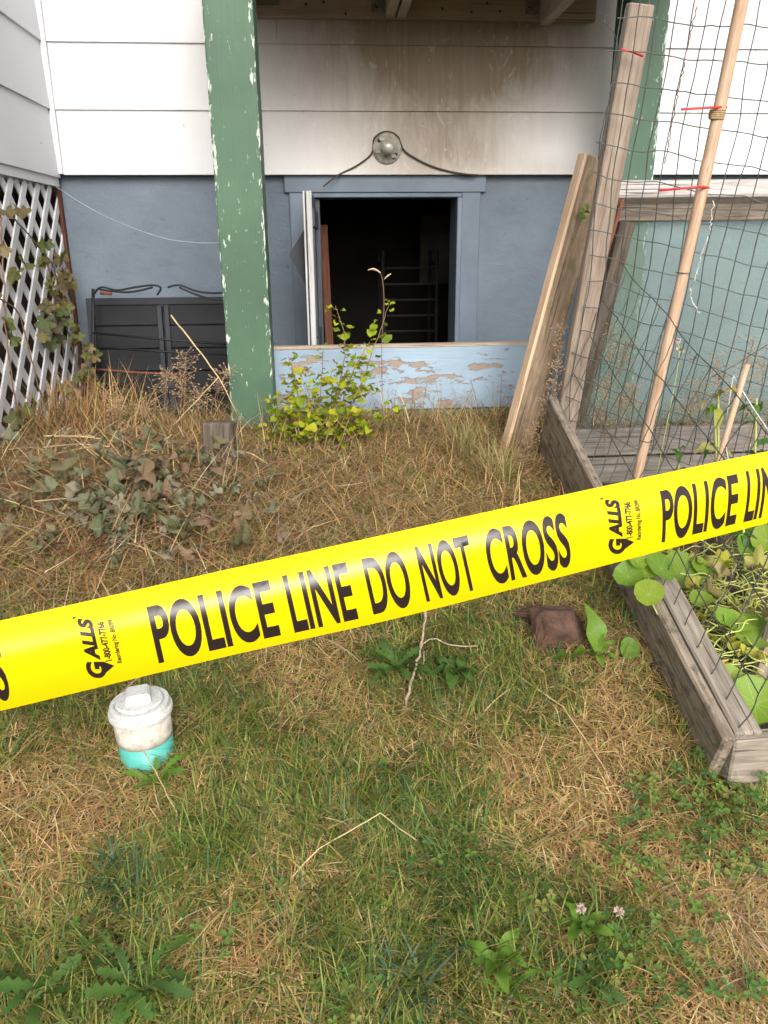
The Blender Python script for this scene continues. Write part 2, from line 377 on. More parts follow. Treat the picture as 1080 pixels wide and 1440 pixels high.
# ------------------------------------------------------------------ ground
def build_ground():
    xs = np.concatenate([[-60, -25, -12, -6, -4], np.arange(-2.8, 3.01, .05), [4, 6, 12, 25, 60]])
    ys = np.concatenate([[-60, -25, -12, -6, -3, -1.5, -.6], np.arange(0, 4.01, .05), [4.6, 6, 12, 25, 60]])
    X, Y = np.meshgrid(xs, ys); Z = ground(X, Y); nx, ny = len(xs), len(ys)
    dug = (Y > NB.y + .03) & (Y < 2.61) & (X > bed_x(Y) + .02) & (X < B1x + .01); Z = np.where(dug, Z - .30, Z)   # dug out inside the raised bed
    v = np.stack([X, Y, Z], -1).reshape(-1, 3)
    f = [(j * nx + i, j * nx + i + 1, (j + 1) * nx + i + 1, (j + 1) * nx + i) for j in range(ny - 1) for i in range(nx - 1)]
    me = bpy.data.meshes.new('ground'); me.from_pydata(v.tolist(), [], f); me.update()
    me.polygons.foreach_set('use_smooth', [True] * len(f))
    o = link('ground', me, M['ground']); o['kind'] = 'structure'

# ------------------------------------------------------------------ house
WY = 3.70; FY = 3.735; XC = -1.12; XR = 4.5
ZB = P(300, 246, WY).z; ZS = [ZB, P(300, 155.6, WY).z, P(300, 61.5, WY).z]
EXP = ZS[2] - ZS[1]
while len(ZS) < 9: ZS.append(ZS[-1] + EXP)
house = thing('house', 'white lap sided house with blue concrete foundation and smoke stained wall', 'house', (1.0, 4.4, gz(1, 4.4)))
def siding(p0, p1, z0, z1, out, top_in=.004, seam=.0):
    """one lap board between p0 and p1 (xy), its foot proud by 12 mm; 'out' is the outward normal"""
    o = Vector((*out, 0)); a = Vector((*p0, 0)); b = Vector((*p1, 0)); m = MB()
    c = []
    for q in (a, b):
        c.append([q + o * .004 + Vector((0, 0, z1 + .02)), q - o * .02 + Vector((0, 0, z1 + .02)), q - o * .02 + Vector((0, 0, z0)), q + o * .014 + Vector((0, 0, z0)), q + o * .014 + Vector((0, 0, z0 + .004))])
    n = len(c[0])
    for i in range(n): m.quad(c[0][i], c[0][(i + 1) % n], c[1][(i + 1) % n], c[1][i])
    m.quad(*c[0][::-1]); m.quad(*c[1])
    me = m.mesh('siding_board'); bm = bmesh.new(); bm.from_mesh(me); bmesh.ops.remove_doubles(bm, verts=bm.verts, dist=1e-6); bmesh.ops.recalc_face_normals(bm, faces=bm.faces); bm.to_mesh(me); bm.free()
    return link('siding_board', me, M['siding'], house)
joints = {0: [2.6], 1: [1.9], 2: [-.16], 3: [.8], 4: [2.1], 5: [.4], 6: [1.5], 7: [.1]}
for i in range(8):
    xs = [XC + .03] + joints.get(i, []) + [XR]
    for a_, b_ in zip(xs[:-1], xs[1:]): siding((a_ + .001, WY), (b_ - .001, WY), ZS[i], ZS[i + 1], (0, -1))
# the wing at the left: its wall runs towards the camera
WZ = [ZS[0] - .012] + ZS[1:]
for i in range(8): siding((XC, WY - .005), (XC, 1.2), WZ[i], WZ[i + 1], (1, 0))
m = MB(); m.box((XC - .035, (WY + 1.2) / 2, ZB - .027), (.04, (WY - 1.2) / 2 - .005, .020)); m.build('skirt_board', M['lattice'], house)
m = MB(); m.box((XC + .018, WY - .013, (ZB + ZS[8]) / 2 + .003), (.012, .009, (ZS[8] - ZB) / 2)); m.build('corner_bead', M['siding'], house)
# door opening in the foundation
DXL, DXR = P(447, 380, FY).x, P(641, 380, FY).x; DZT = P(545, 277, FY).z; DZB = DZT - .70
fb = gz(0, 3.8) - .4
m = MB()
m.box(((XC - .03 + DXL) / 2, FY + .1, (fb + ZB + .02) / 2), ((DXL - XC + .03) / 2, .1, (ZB + .02 - fb) / 2))
m.box(((XR + DXR) / 2, FY + .1, (fb + ZB + .02) / 2), ((XR - DXR) / 2, .1, (ZB + .02 - fb) / 2))
m.box(((DXL + DXR) / 2, FY + .1, (DZT + ZB + .02) / 2), ((DXR - DXL) / 2, .1, (ZB + .02 - DZT) / 2))
m.box(((DXL + DXR) / 2, FY + .1, (DZB + fb) / 2), ((DXR - DXL) / 2, .1, (DZB - fb) / 2))
m.build('foundation_wall', M['found'], house)
m = MB()  # sheathing and shell that close the house
m.box(((XC + XR) / 2, WY + .06, (ZB + ZS[8]) / 2 + .05), ((XR - XC) / 2, .035, (ZS[8] - ZB) / 2))
m.box(((XR + XC) / 2, 6.4, 1.6), ((XR - XC) / 2, .05, 1.6)); m.box((XR - .05, 5.1, 1.6), (.05, 1.25, 1.6)); m.box((XC - 2.2, 3.8, 1.6), (.05, 2.6, 1.6))
m.box((XC - .04, 2.43, (ZB + ZS[8]) / 2 + .03), (.015, 1.2, (ZS[8] - ZB) / 2 - .03))
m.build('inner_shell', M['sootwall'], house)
m = MB(); m.box((1.2, 4.8, ZS[8] + .08), (3.6, 1.65, .05)); m.box((XC - 1.1, 2.4, ZS[8] + .08), (1.2, 1.3, .045)); m.build('roof_deck', M['sootwall'], house)
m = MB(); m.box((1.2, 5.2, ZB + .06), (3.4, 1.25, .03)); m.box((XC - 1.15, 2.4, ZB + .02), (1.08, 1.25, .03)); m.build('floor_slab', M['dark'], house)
m = MB(); m.box((XC - 1.2, FY + .13, .9), (1.15, .05, .9)); m.box((XC - .75, 2.5, .75), (.03, 1.2, .75)); m.build('shade_backing', M['crawl'], house)  # added dark backing: makes the space under the wing look shaded
m = MB()  # cellar room behind the opening
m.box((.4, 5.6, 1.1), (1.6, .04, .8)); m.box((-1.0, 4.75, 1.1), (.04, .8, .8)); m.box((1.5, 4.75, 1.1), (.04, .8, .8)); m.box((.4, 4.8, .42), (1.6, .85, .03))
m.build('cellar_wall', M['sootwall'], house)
m = MB(); m.box((.80, 5.0, 1.22), (.20, .02, .20)); m.build('cellar_board', m_plain('smoked_plaster', (.07, .055, .04), .9, 0, .5, 6), house)
# casing and stops
cw = .092
zc = (DZT + DZB) / 2; hz_ = (DZT - DZB)
plank('door_casing', (DXL - .135, FY - .012, DZT + .058), (DXR + .125, FY - .012, DZT + .058), .080, .020, (0, 0, 1), M['casing'], house)
plank('door_casing', (DXL - .063, FY - .010, DZB - .05), (DXL - .063, FY - .010, DZT + .017), .105, .018, (1, 0, 0), M['casing'], house)
plank('door_casing', (DXR + .060, FY - .010, DZB - .05), (DXR + .060, FY - .010, DZT + .017), .085, .018, (1, 0, 0), M['casing'], house)
plank('door_stop', (DXL - .01, FY - .006, DZT + .006), (DXR + .016, FY - .006, DZT + .006), .018, .04, (0, 0, 1), M['casing'], house)
plank('door_stop', (DXR + .008, FY + .01, DZB), (DXR + .008, FY + .01, DZT - .004), .022, .07, (1, 0, 0), M['casing'], house)
plank('door_jamb', (DXL + .008, FY + .09, DZB), (DXL + .008, FY + .09, DZT - .004), .02, .17, (1, 0, 0), M['doorface'], house)
plank('door_jamb', (DXL + .045, FY + .26, DZB), (DXL + .030, FY + .26, DZT - .11), .04, .06, (1, 0, 0), M['redwood'], house, rough=.004)
# the open door leaf, swung out towards the camera
HX = DXL - .012; FE = P(433, 300, 3.13)
dm = thing_part = None
def doorleaf():
    hinge = Vector((HX, FY - .045, 0)); free = Vector((FE.x, 3.13, 0)); top = DZT - .012; bot = DZB + .01
    zc_ = (top + bot) / 2; d = (free - hinge)
    o = plank('cellar_door', hinge + Vector((0, 0, zc_)), free + Vector((0, 0, zc_)), top - bot, .022, (0, 0, 1), M['doorface'], house)
    n = d.normalized().cross(Vector((0, 0, 1)))   # towards +x or -x
    if n.x < 0: n = -n
    e = free + d.normalized() * .004
    plank('edge_strip', e + n * .006 + Vector((0, 0, bot)), e + n * .006 + Vector((0, 0, top)), .030, .020, d.normalized(), M['dooredge'], o, .002)
    plank('edge_strip', e - n * .013 + Vector((0, 0, bot)), e - n * .013 + Vector((0, 0, top)), .026, .007, d.normalized(), M['dooredge'], o, .001)
    for z in (top - .09, bot + .10):
        plank('door_batten', hinge + d * .06 + n * .017 + Vector((0, 0, z)), hinge + d * .93 + n * .017 + Vector((0, 0, z)), .07, .012, (0, 0, 1), M['doorface'], o)
    plank('door_batten', hinge + d * .90 + n * .0175 + Vector((0, 0, bot + .14)), hinge + d * .90 + n * .0175 + Vector((0, 0, top - .13)), .05, .011, d.normalized(), M['doorface'], o)
    # bent sheet flap sticking out behind the leaf
    m = MB(); a = hinge + d * .85 - n * .012; q = [a + Vector((0, 0, top - .12)), a + Vector((0, 0, top - .36)), a - n * .07 + d * .02 + Vector((0, 0, top - .225))]
    q2 = [p + d.normalized() * .003 for p in q]; m.quad(*q); m.quad(*q2[::-1])
    for i in range(3): m.quad(q[i], q2[i], q2[(i + 1) % 3], q[(i + 1) % 3])
    m.build('bent_flap', M['panelframe'], o)
    for z in (top - .12, bot + .12):
        m = MB(); m.tube([hinge + Vector((-.004, -.012, z - .03)), hinge + Vector((-.004, -.012, z + .03))], .006, 8); m.build('hinge', M['iron'], o)
doorleaf()
# dim things inside the cellar
rack = thing('wire_shelf', 'dark wire shelf rack standing inside the cellar doorway', 'shelf', (.50, 4.55, .45))
for i in range(7):
    z = .62 + i * .085; m = MB(); m.tube([(.34, 4.45, z), (.62, 4.45, z)], .006, 5); m.build('shelf_rail', M['dark'], rack)
for x in (.33, .63):
    m = MB(); m.tube([(x, 4.45, .44), (x, 4.45, 1.22)], .009, 6); m.build('upright', M['dark'], rack)
    m = MB(); m.tube([(x, 4.75, .44), (x, 4.75, 1.22)], .009, 6); m.build('upright', M['dark'], rack)
    m = MB(); m.tube([(x, 4.45, 1.15), (x, 4.75, 1.15)], .007, 6); m.build('side_rail', M['dark'], rack)

# ------------------------------------------------------------------ porch deck overhead
ZL = P(560, 28, WY - .03).z
LX0, LX1 = P(330, 20, WY).x, P(800, 20, WY).x + .10
deck = thing('porch_deck', 'smoke browned timber porch deck overhead, joists hung from the wall', 'deck', (.4, 3.2, ZL))
plank('ledger_board', (LX0, WY - .034, ZL + .095), (LX1, WY - .034, ZL + .095), .19, .038, (0, 0, 1), M['ledger'], deck, .002)
jx = [P(549, 25, WY - .06).x, P(556, 25, WY - .06).x + .026, P(766, 33, WY - .06).x, LX0 + .02]
for i, x in enumerate(jx[:3]):
    dz = .0 if i < 2 else -.022
    plank('joist', (x, WY - .056, ZL + .095 + dz), (x, 2.83, ZL + .095 + dz), .185, .036 if i < 2 else .045, (0, 0, 1), M['joist'], deck, .002)
plank('joist', (jx[3], WY - .056, ZL + .105), (jx[3], 2.83, ZL + .105), .185, .038, (0, 0, 1), M['joist'], deck, .002)
plank('front_beam', (LX0 - .02, 2.812, ZL + .11), (LX1 + .25, 2.812, ZL + .11), .19, .034, (0, 0, 1), M['joist'], deck, .002)
for i in range(6):
    y = WY - .10 - i * .146; plank('deck_board', (LX0 - .05, y, ZL + .226), (LX1 + .2, y, ZL + .226), .138, .03, (0, 1, 0), M['joist'], deck, .002)
for x in (jx[0] - .05, jx[2] - .055):
    m = MB(); m.box((x, WY - .0545, ZL + .075), (.028, .0012, .055)); h_ = m.build('joist_hanger', M['galv'], deck)
    for dz in (-.03, 0, .03):
        m = MB(); m.lathe([(.0035, 0), (.0035, .002), (.001, .003)], 8, Matrix.Translation((x - .012, WY - .0557, ZL + .075 + dz)) @ Matrix.Rotation(rad(90), 4, 'X')); m.build('nail_head', M['iron'], h_)
m = MB(); m.box((P(378, 8, WY).x, WY - .0545, P(378, 8, WY).z), (.045, .001, .014)); m.build('steel_strap', M['galv'], deck)
for px, py in ((455, 3), (486, 19), (622, 12), (663, 17), (703, 16), (430, 6), (530, 10), (685, 5)):
    p = P(px, py, WY - .054); m = MB(); m.lathe([(.005, 0), (.005, .002), (.002, .004)], 8, Matrix.Translation(p) @ Matrix.Rotation(rad(90), 4, 'X')); m.build('nail_head', M['iron'], deck)

# ------------------------------------------------------------------ green posts
PW = .158
def green_post(px, py, Y, label):
    c = P(px, py, Y); t = thing('green_post', label, 'post', (c.x, Y + PW / 2, gz(c.x, Y)), 'green posts holding up the porch deck')
    plank('post_shaft', (c.x, Y + PW / 2, gz(c.x, Y) - .10), (c.x, Y + PW / 2, ZL + .21 - .003), PW, PW, (1, 0, 0), M['green'], t, .006, .0015, 2)
    return t
green_post(338, 300, 2.83, 'chipped green timber post beside the yellow leaved shrub')
green_post(886, 320, 3.34, 'chipped green timber post behind the wire mesh and glazed frame')

# ------------------------------------------------------------------ porcelain knob, cords
kc = P(544, 209, WY - .012)
knob = thing('wall_knob', 'round grey metal rose with ball centre screwed above the cellar door', 'wall knob', kc)
KM = Matrix.Translation(kc) @ Matrix.Rotation(rad(90), 4, 'X')
m = MB(); m.lathe([(.050, -.008), (.062, -.004), (.064, .004), (.060, .012), (.052, .014), (.046, .022), (.030, .030), (.026, .036), (.0, .036)][:-1], 32, KM); m.build('rose_plate', M['knobmetal'], knob, True)
m = MB(); m.lathe([(.018, .030), (.026, .040), (.030, .052), (.027, .066), (.018, .077), (.006, .081)], 24, KM); m.build('ball', M['knobmetal'], knob, True)
for an in (125, 200, 310):
    c = KM @ Vector((.042 * math.cos(rad(an)), .042 * math.sin(rad(an)), .024)); m = MB(); m.box(tuple(c), (.011, .006, .007), None); m.build('lug', M['galv'], knob)
for an in (140, 325):
    c = KM @ Vector((.045 * math.cos(rad(an)), .045 * math.sin(rad(an)), .020)); m = MB(); m.lathe([(.008, 0), (.008, .008), (.003, .010)], 8, Matrix.Translation(c) @ Matrix.Rotation(rad(90), 4, 'X')); m.build('screw', M['iron'], knob)
def wavy(pts, n=14, sag=0., jit=0.):
    pts = [Vector(p) for p in pts]; out = []
    for i in range(len(pts) - 1):
        p0 = pts[max(i - 1, 0)]; p1 = pts[i]; p2 = pts[i + 1]; p3 = pts[min(i + 2, len(pts) - 1)]
        for k_ in range(n):
            t = k_ / n
            q = .5 * ((2 * p1) + (-p0 + p2) * t + (2 * p0 - 5 * p1 + 4 * p2 - p3) * t * t + (-p0 + 3 * p1 - 3 * p2 + p3) * t ** 3)
            if jit: q += Vector((random.uniform(-jit, jit), random.uniform(-jit, jit), random.uniform(-jit, jit)))
            out.append(q)
    out.append(pts[-1]); return out
YC = WY - .022
ring = [KM @ Vector((.066 * math.cos(rad(a_)), .066 * math.sin(rad(a_)), .004)) for a_ in range(150, 25, -14)]
cp = [P(455, 262, 3.60), P(476, 246, YC), P(500, 234, YC), P(522, 217, YC)] + ring + [P(568, 211, YC), P(585, 223, YC), P(608, 234, YC), P(632, 241, YC), P(655, 245, YC), P(672, 246, YC)]
m = MB(); m.tube(wavy(cp, 4), .0038, 6); tag(m.build('hanging_cord', M['cord'], None, True), 'dark sooty cord looped over the round metal knob', 'cord')
m = MB(); m.tube(wavy([P(78, 262, 3.62), P(140, 300, 3.4), P(220, 332, 3.1), P(275, 341, 2.95), P(314, 341, 2.83)], 8), .0011, 4); tag(m.build('stray_thread', M['web']), 'thin pale thread stretched from the lattice to the green post', 'thread')

# ------------------------------------------------------------------ lattice panel at the left wing
def lattice():
    y0, y1 = 1.3, FY - .02; zt = ZB - .049; zb = gz(XC, 3.0) - .12
    t = thing('garden_lattice', 'white diagonal lattice panel skirting the wing, vines climbing it', 'lattice', (XC - .02, (y0 + y1) / 2, zb))
    sw, st, gap = .037, .007, .104; H = zt - zb; ang = rad(47); n = 0
    for layer, sgn in ((0, 1), (1, -1)):
        x = XC - .012 - layer * .0065
        step = gap / math.sin(ang); run = H / math.tan(ang); s = y0 - run - .1
        while s < y1 + run:
            a_, b_ = (s, zb), (s + run, zt)
            if sgn < 0: a_, b_ = (s + run, zb), (s, zt)
            lo, hi = 0., 1.
            dy = b_[0] - a_[0]
            for lim, up in ((y0, False), (y1, True)):
                tt = (lim - a_[0]) / dy
                if (dy > 0) == up: hi = min(hi, tt)
                else: lo = max(lo, tt)
            if hi - lo > .06:
                q = lambda t_: Vector((x, a_[0] + dy * t_, a_[1] + (b_[1] - a_[1]) * t_))
                plank('slat', q(lo), q(hi), sw, st, (0, 1, .3), M['lattice'], t, .001); n += 1
            s += step
    plank('frame_strip', (XC - .003, FY - .03, zb), (XC - .003, FY - .03, zt), .03, .012, (0, 1, 0), M['redwood'], t, .001)
    plank('frame_strip', (XC - .028, 2.5, zt + .012), (XC - .028, FY - .05, zt + .012), .03, .012, (0, 0, 1), M['lattice'], t, .001)
lattice()

# ------------------------------------------------------------------ dark panel and iron rails leaning on the foundation
def dark_panel():
    Y = 3.60; zt = P(220, 420, Y).z; zb = gz(-.7, 3.55) - .02; x0 = P(122, 480, Y).x; x1 = P(352, 480, Y).x; xm = P(228, 480, Y).x
    t = thing('window_shutter', 'dark slate wooden shutter leaning against the blue foundation', 'shutter', ((x0 + x1) / 2, Y, zb))
    lean = lambda z: Y + .075 * (z - zb) / (zt - zb)
    def bar(xa, za, xb, zb_, w_, up, mt=M['panelframe'], th=.024, off=0., nm='frame_rail'):
        return plank(nm, (xa, lean(za) - off, za), (xb, lean(zb_) - off, zb_), w_, th, up, mt, t, .002)
    bar(x0 + .015, zb, x0 + .015, zt, .030, (1, 0, 0), nm='frame_stile'); bar(x1 - .015, zb, x1 - .015, zt, .03, (1, 0, 0), nm='frame_stile')
    bar(xm - .012, zb, xm - .012, zt - .034, .022, (1, 0, 0), nm='frame_stile'); bar(xm + .020, zb, xm + .020, zt - .034, .022, (1, 0, 0), nm='frame_stile')
    bar(x0 + .032, zt - .015, x1 - .032, zt - .015, .030, (0, 0, 1)); bar(x0 + .032, zb + .02, xm - .025, zb + .02, .04, (0, 0, 1))
    n = 6; h = (zt - zb - .05) / n
    for i in range(n):
        z = zb + .03 + h * (i + .5)
        for xa, xb in ((x0 + .028, xm - .018), (xm + .026, x1 - .028)):
            bar(xa, z, xb, z, h - .004, (0, 0, 1), M['panel'], .012, -.008, 'panel_board')
dark_panel()
def iron_rack():
    Y = 3.545; b = P(230, 560, Y)
    t = thing('iron_rack', 'rusty black iron rack with curled top leaning on the dark shutter', 'rack', (b.x, Y, gz(b.x, Y)))
    rows = [(130, 468, 345, 486, 'iron'), (130, 488, 345, 500, 'iron'), (130, 519, 262, 527, 'rust'), (130, 541, 345, 548, 'iron'), (130, 572, 345, 578, 'iron'), (130, 592, 345, 597, 'iron')]
    for x0, y0, x1, y1, mt in rows:
        m = MB(); m.tube([P(x0, y0, Y), P((x0 + x1) / 2, (y0 + y1) / 2 + 1, Y - .004), P(x1, y1, Y)], .0055, 6); m.build('rail', M[mt], t, True)
    for px in (131, 344):
        m = MB(); m.tube([P(px, 406, Y + .005), P(px, 500, Y), Vector((P(px, 500, Y).x, Y - .01, gz(P(px, 500, Y).x, Y) - .02))], .007, 6); m.build('rack_post', M['iron'], t, True)
    for pts in ([(131, 415), (142, 404), (165, 408), (190, 404), (215, 401), (226, 405), (221, 415)], [(236, 404), (252, 401), (275, 409), (300, 412), (344, 410)], [(252, 404), (275, 414), (300, 421), (325, 421)], [(140, 407), (180, 411), (215, 404)]):
        m = MB(); m.tube(wavy([P(x, y, Y) for x, y in pts], 5), .0045, 6); m.build('curl', M['iron'], t, True)
    m = MB(); m.tube([P(141, 412, Y - .01), P(157, 413, Y - .012)], .007, 8); m.build('rusty_ferrule', M['rust'], t, True)
iron_rack()

# ------------------------------------------------------------------ blue retaining plank
pl, pr_ = P(372, 531, 3.02), P(757, 528, 3.02)
bp = thing('retaining_plank', 'peeling light blue plank set on edge before the cellar door', 'plank', ((pl.x + pr_.x) / 2, 3.04, gz(.3, 3.02)))
top = P(560, 488, 3.02).z; bot = P(560, 577, 3.02).z
plank('board', (pl.x, 3.04, (top + bot) / 2), (pr_.x, 3.04, (top + bot) / 2 + .004), top - bot, .038, (0, 0, 1), M['plankblue'], bp, .003, .002)
plank('bare_top_edge', (pl.x + .001, 3.0385, top + .0015), (pr_.x - .001, 3.0385, top + .0055), .012, .0405, (0, 0, 1), M['plankedge'], bp, .002, .0015)
for px in (500, 690):
    q = P(px, 590, 3.08); plank('stake', (q.x, 3.085, bot - .16), (q.x, 3.085, top - .06), .04, .03, (1, 0, 0), M['greydark'], bp)
plank('lower_board', (pl.x + .03, 3.045, bot - .052), (pr_.x - .02, 3.045, bot - .048), .10, .03, (0, 0, 1), m_paint('faded_green_board', (.10, .17, .11), (.2, .16, .11), lo=.6, rough=.7), bp)

# ------------------------------------------------------------------ weathered stub of a post
q = G(306, 668); stub = plank('post_stub', (q.x, q.y + .05, q.z - .06), (q.x + .006, q.y + .075, q.z + .155), .098, .088, (1, 0, 0), M['stub'], None, .006, .004)
tag(stub, 'short weathered grey stub of a post in dry weeds', 'post stub')

# ------------------------------------------------------------------ cleanout pipe
pb = G(201, 1090); pbx, pby = pb.x, pb.y + .055
Zt = lambda py: P(198, py, pb.y).z
co = thing('cleanout_pipe', 'white capped drain cleanout on a teal pipe stub in the lawn', 'pipe', (pbx, pby, pb.z))
T = Matrix.Translation((pbx, pby, 0)) @ Matrix.Rotation(rad(1.5), 4, 'X'); T = Matrix.Translation((pbx, pby, pb.z)) @ Matrix.Rotation(rad(-2), 4, 'Y')
z1 = Zt(1050) - pb.z; z2 = Zt(1020) - pb.z; z3 = P(193, 986, pby).z - pb.z
R0 = .0535
m = MB(); m.lathe([(R0, -.08), (R0, z1)], 40, T); m.build('teal_pipe', M['teal'], co, True)
m = MB(); m.lathe([(R0 + .0015, z1 - .012), (R0 + .0022, z1 + .001), (R0 + .0022, z2)], 40, T); m.build('white_sleeve', M['pvcpipe'], co, True)
m = MB(); m.lathe([(R0 + .004, z2 - .006), (R0 + .0085, z2 - .005), (R0 + .0095, z2), (R0 + .0085, z2 + .006), (R0 + .0050, z2 + .0065), (R0 + .0045, z3 - .002), (R0 + .0035, z3), (R0 - .004, z3 + .0005), (R0 - .006, z3 - .003)], 72, T); m.build('threaded_collar', M['pvc'], co)
m = MB(); m.lathe([(R0 - .007, z3 - .02), (R0 - .007, z3 + .002), (R0 - .010, z3 + .005), (.02, z3 + .006), (.002, z3 + .0062)], 72, T); cap = m.build('screw_cap', M['pvc'], co)
bm = bmesh.new(); bmesh.ops.create_cube(bm, size=1.0)
for v in bm.verts: v.co = Vector((v.co.x * (.044 if v.co.z > 0 else .050), v.co.y * (.044 if v.co.z > 0 else .050), z3 + .003 + (v.co.z + .5) * .022))
bmesh.ops.bevel(bm, geom=list(bm.edges), offset=.003, segments=2, affect='EDGES')
me = bpy.data.meshes.new('square_lug'); bm.to_mesh(me); bm.free(); me.transform(T @ Matrix.Rotation(rad(12), 4, 'Z')); link('square_lug', me, M['pvc'], cap)

# ------------------------------------------------------------------ raised bed
NB = G(1003, 1116)                       # near corner on the ground
def at_depth(px, py, y): return P(px, py, y)
NT_ = P(1022, 1040, NB.y); NX = NB.x + .004
FBt = P(771, 557, 2.46)
NTz, FTz = NT_.z, FBt.z
bed = thing('raised_bed', 'weathered grey timber raised bed with nasturtiums and wire mesh', 'raised bed', (NX + .5, (NB.y + 2.5) / 2, gz(NX + .5, 1.9)))
def bed_x(y): return NX + (FBt.x - NX) * (y - NB.y) / (2.46 - NB.y)
def bed_z(y): return NTz + (FTz - NTz) * (y - NB.y) / (2.46 - NB.y)
ax = Vector((FBt.x - NX, 2.46 - NB.y, FTz - NTz)); axn = ax.normalized(); side = axn.cross(Vector((0, 0, 1))).normalized()  # +x side
upv = side.cross(axn)
if side.x < 0: side = -side
if upv.z < 0: upv = -upv
N0 = Vector((NX, NB.y, NTz)); F0 = Vector((FBt.x, 2.46, FTz))
for i, (h0, hh, mt) in enumerate(((0, .118, 'bedside'), (.122, .16, 'bedside'))):
    off = upv * (-h0 - hh / 2) + side * (.014 + .003 * i)
    plank('side_board', N0 + off, F0 + off, hh, .028, upv, M[mt], bed, .005, .003)
off = side * .056 - upv * .013
plank('top_rail', N0 + off + axn * .01, N0.lerp(F0, .62) + off, .054, .03, side, M['grey'], bed, .004, .002)
# near end: runs off to the right
E0 = Vector((NX + .026, NB.y + .022, NTz - .010)); E1 = Vector((NX + 1.35, NB.y + .06, NTz - .012))
for i in range(2):
    plank('end_board', E0 + Vector((0, .004 * i, -.05 - .108 * i)), E1 + Vector((0, .004 * i, -.05 - .108 * i)), .104, .036, (0, 0, 1), M['grey'], bed, .004, .003)
# corner post
plank('corner_post', (NX + .075, NB.y + .085, NTz - .30), (NX + .075, NB.y + .085, NTz - .035), .05, .05, (1, 0, 0), M['greydark'], bed)
# back boards
B0 = P(812, 620, 2.60); B1x = NX + 1.35
zA, zM = P(900, 602, 2.60).z, P(900, 641, 2.60).z
for z_ in ((zA + zM) / 2, zM - (zA - zM) / 2 - .004, zM - (zA - zM) * 1.5 - .008):
    plank('back_board', (F0.x + .03, 2.62, z_), (B1x, 2.62, z_ + .004), zA - zM - .003, .036, (0, 0, 1), M['backboard'], bed, .004, .003)
plank('far_side_board', (B1x + .02, NB.y + .08, NTz - .08), (B1x + .02, 2.60, zM), .2, .036, (0, 0, 1), M['grey'], bed, .004, .003)
def soil_z(x, y):
    t = (y - NB.y) / (2.6 - NB.y); return (NTz - .075) * (1 - t) + (zM - .11) * t + .010 * math.sin(9 * x + 3) * math.sin(11 * y)
m = MB(); nx_, ny_ = 22, 22
for j in range(ny_ + 1):
    y = NB.y + .045 + (2.6 - NB.y - .05) * j / ny_
    for i in range(nx_ + 1):
        xa = bed_x(y) + .045; x = xa + (B1x - xa) * i / nx_; m.v.append((x, y, soil_z(x, y) + random.uniform(-.012, .012)))
for j in range(ny_):
    for i in range(nx_):
        a_ = j * (nx_ + 1) + i; m.f.append((a_, a_ + 1, a_ + nx_ + 2, a_ + nx_ + 1))
m.build('soil', M['soil'], bed, True)
build_ground()
def S(px, py, lift=0., rail=False):
    d = ray(px, py).normalized(); t = .8
    while t < 4:
        p = CP + d * t
        if p.z < (bed_z(p.y) - .05 if rail else soil_z(p.x, p.y)) + lift: break
        t += .005
    return CP + d * t

# ------------------------------------------------------------------ trellis posts, rebar, bamboo
def stake(name, a, b, w_, t_, up, mat, label, cat, **k_):
    o = plank(name, a, b, w_, t_, up, mat, None, **k_); return tag(o, label, cat)
def to_ground(a, b, extra=.06, zf=gz):
    """extend a->b until it is 'extra' under the ground"""
    d = (b - a).normalized(); p = Vector(b)
    for _ in range(400):
        if p.z < zf(p.x, p.y) - extra: break
        p += d * .005
    return p
a_, b_ = P(903, -60, 2.34), P(800, 560, 2.515); e_ = to_ground(a_, b_)
tp = thing('trellis_board', 'weathered brown board with a red tie, wire mesh stapled along it', 'board', e_)
plank('board', P(901, 6, 2.36), e_, .072, .030, (1, .12, 0), M['brownpost'], tp, .004, .002)
a_, b_ = P(838, 222, 2.66), P(735, 600, 2.64); e_ = to_ground(a_, b_)
lp = thing('leaning_timber', 'mossy brown timber with pale sunlit edge leaning beside the blue plank', 'timber', e_)
Mx, L_ = frame(a_, e_, (.75, -.66, 0))
plank('timber', a_, e_, .100, .034, (.96, .28, 0), M['mossy'], lp, .003, .003)
sd2 = Vector((.96, .28, 0)); axd = (e_ - a_).normalized(); sd2 = (sd2 - axd * sd2.dot(axd)).normalized()
plank('sunlit_edge', a_ - sd2 * .051 + axd * .002, e_ - sd2 * .051, .012, .0365, sd2, M['tan'], lp, .001)  # sunlit side of the timber, painted in as a paler strip
a_, b_ = P(876, 280, 2.50), P(790, 560, 2.56); m = MB(); e_ = to_ground(a_, b_)
m.tube([a_, a_.lerp(e_, .5) + Vector((.004, 0, 0)), e_], .006, 8); tag(m.build('rebar', M['rust'], None, True), 'thin rusty red rod beside the weathered trellis board', 'rod')
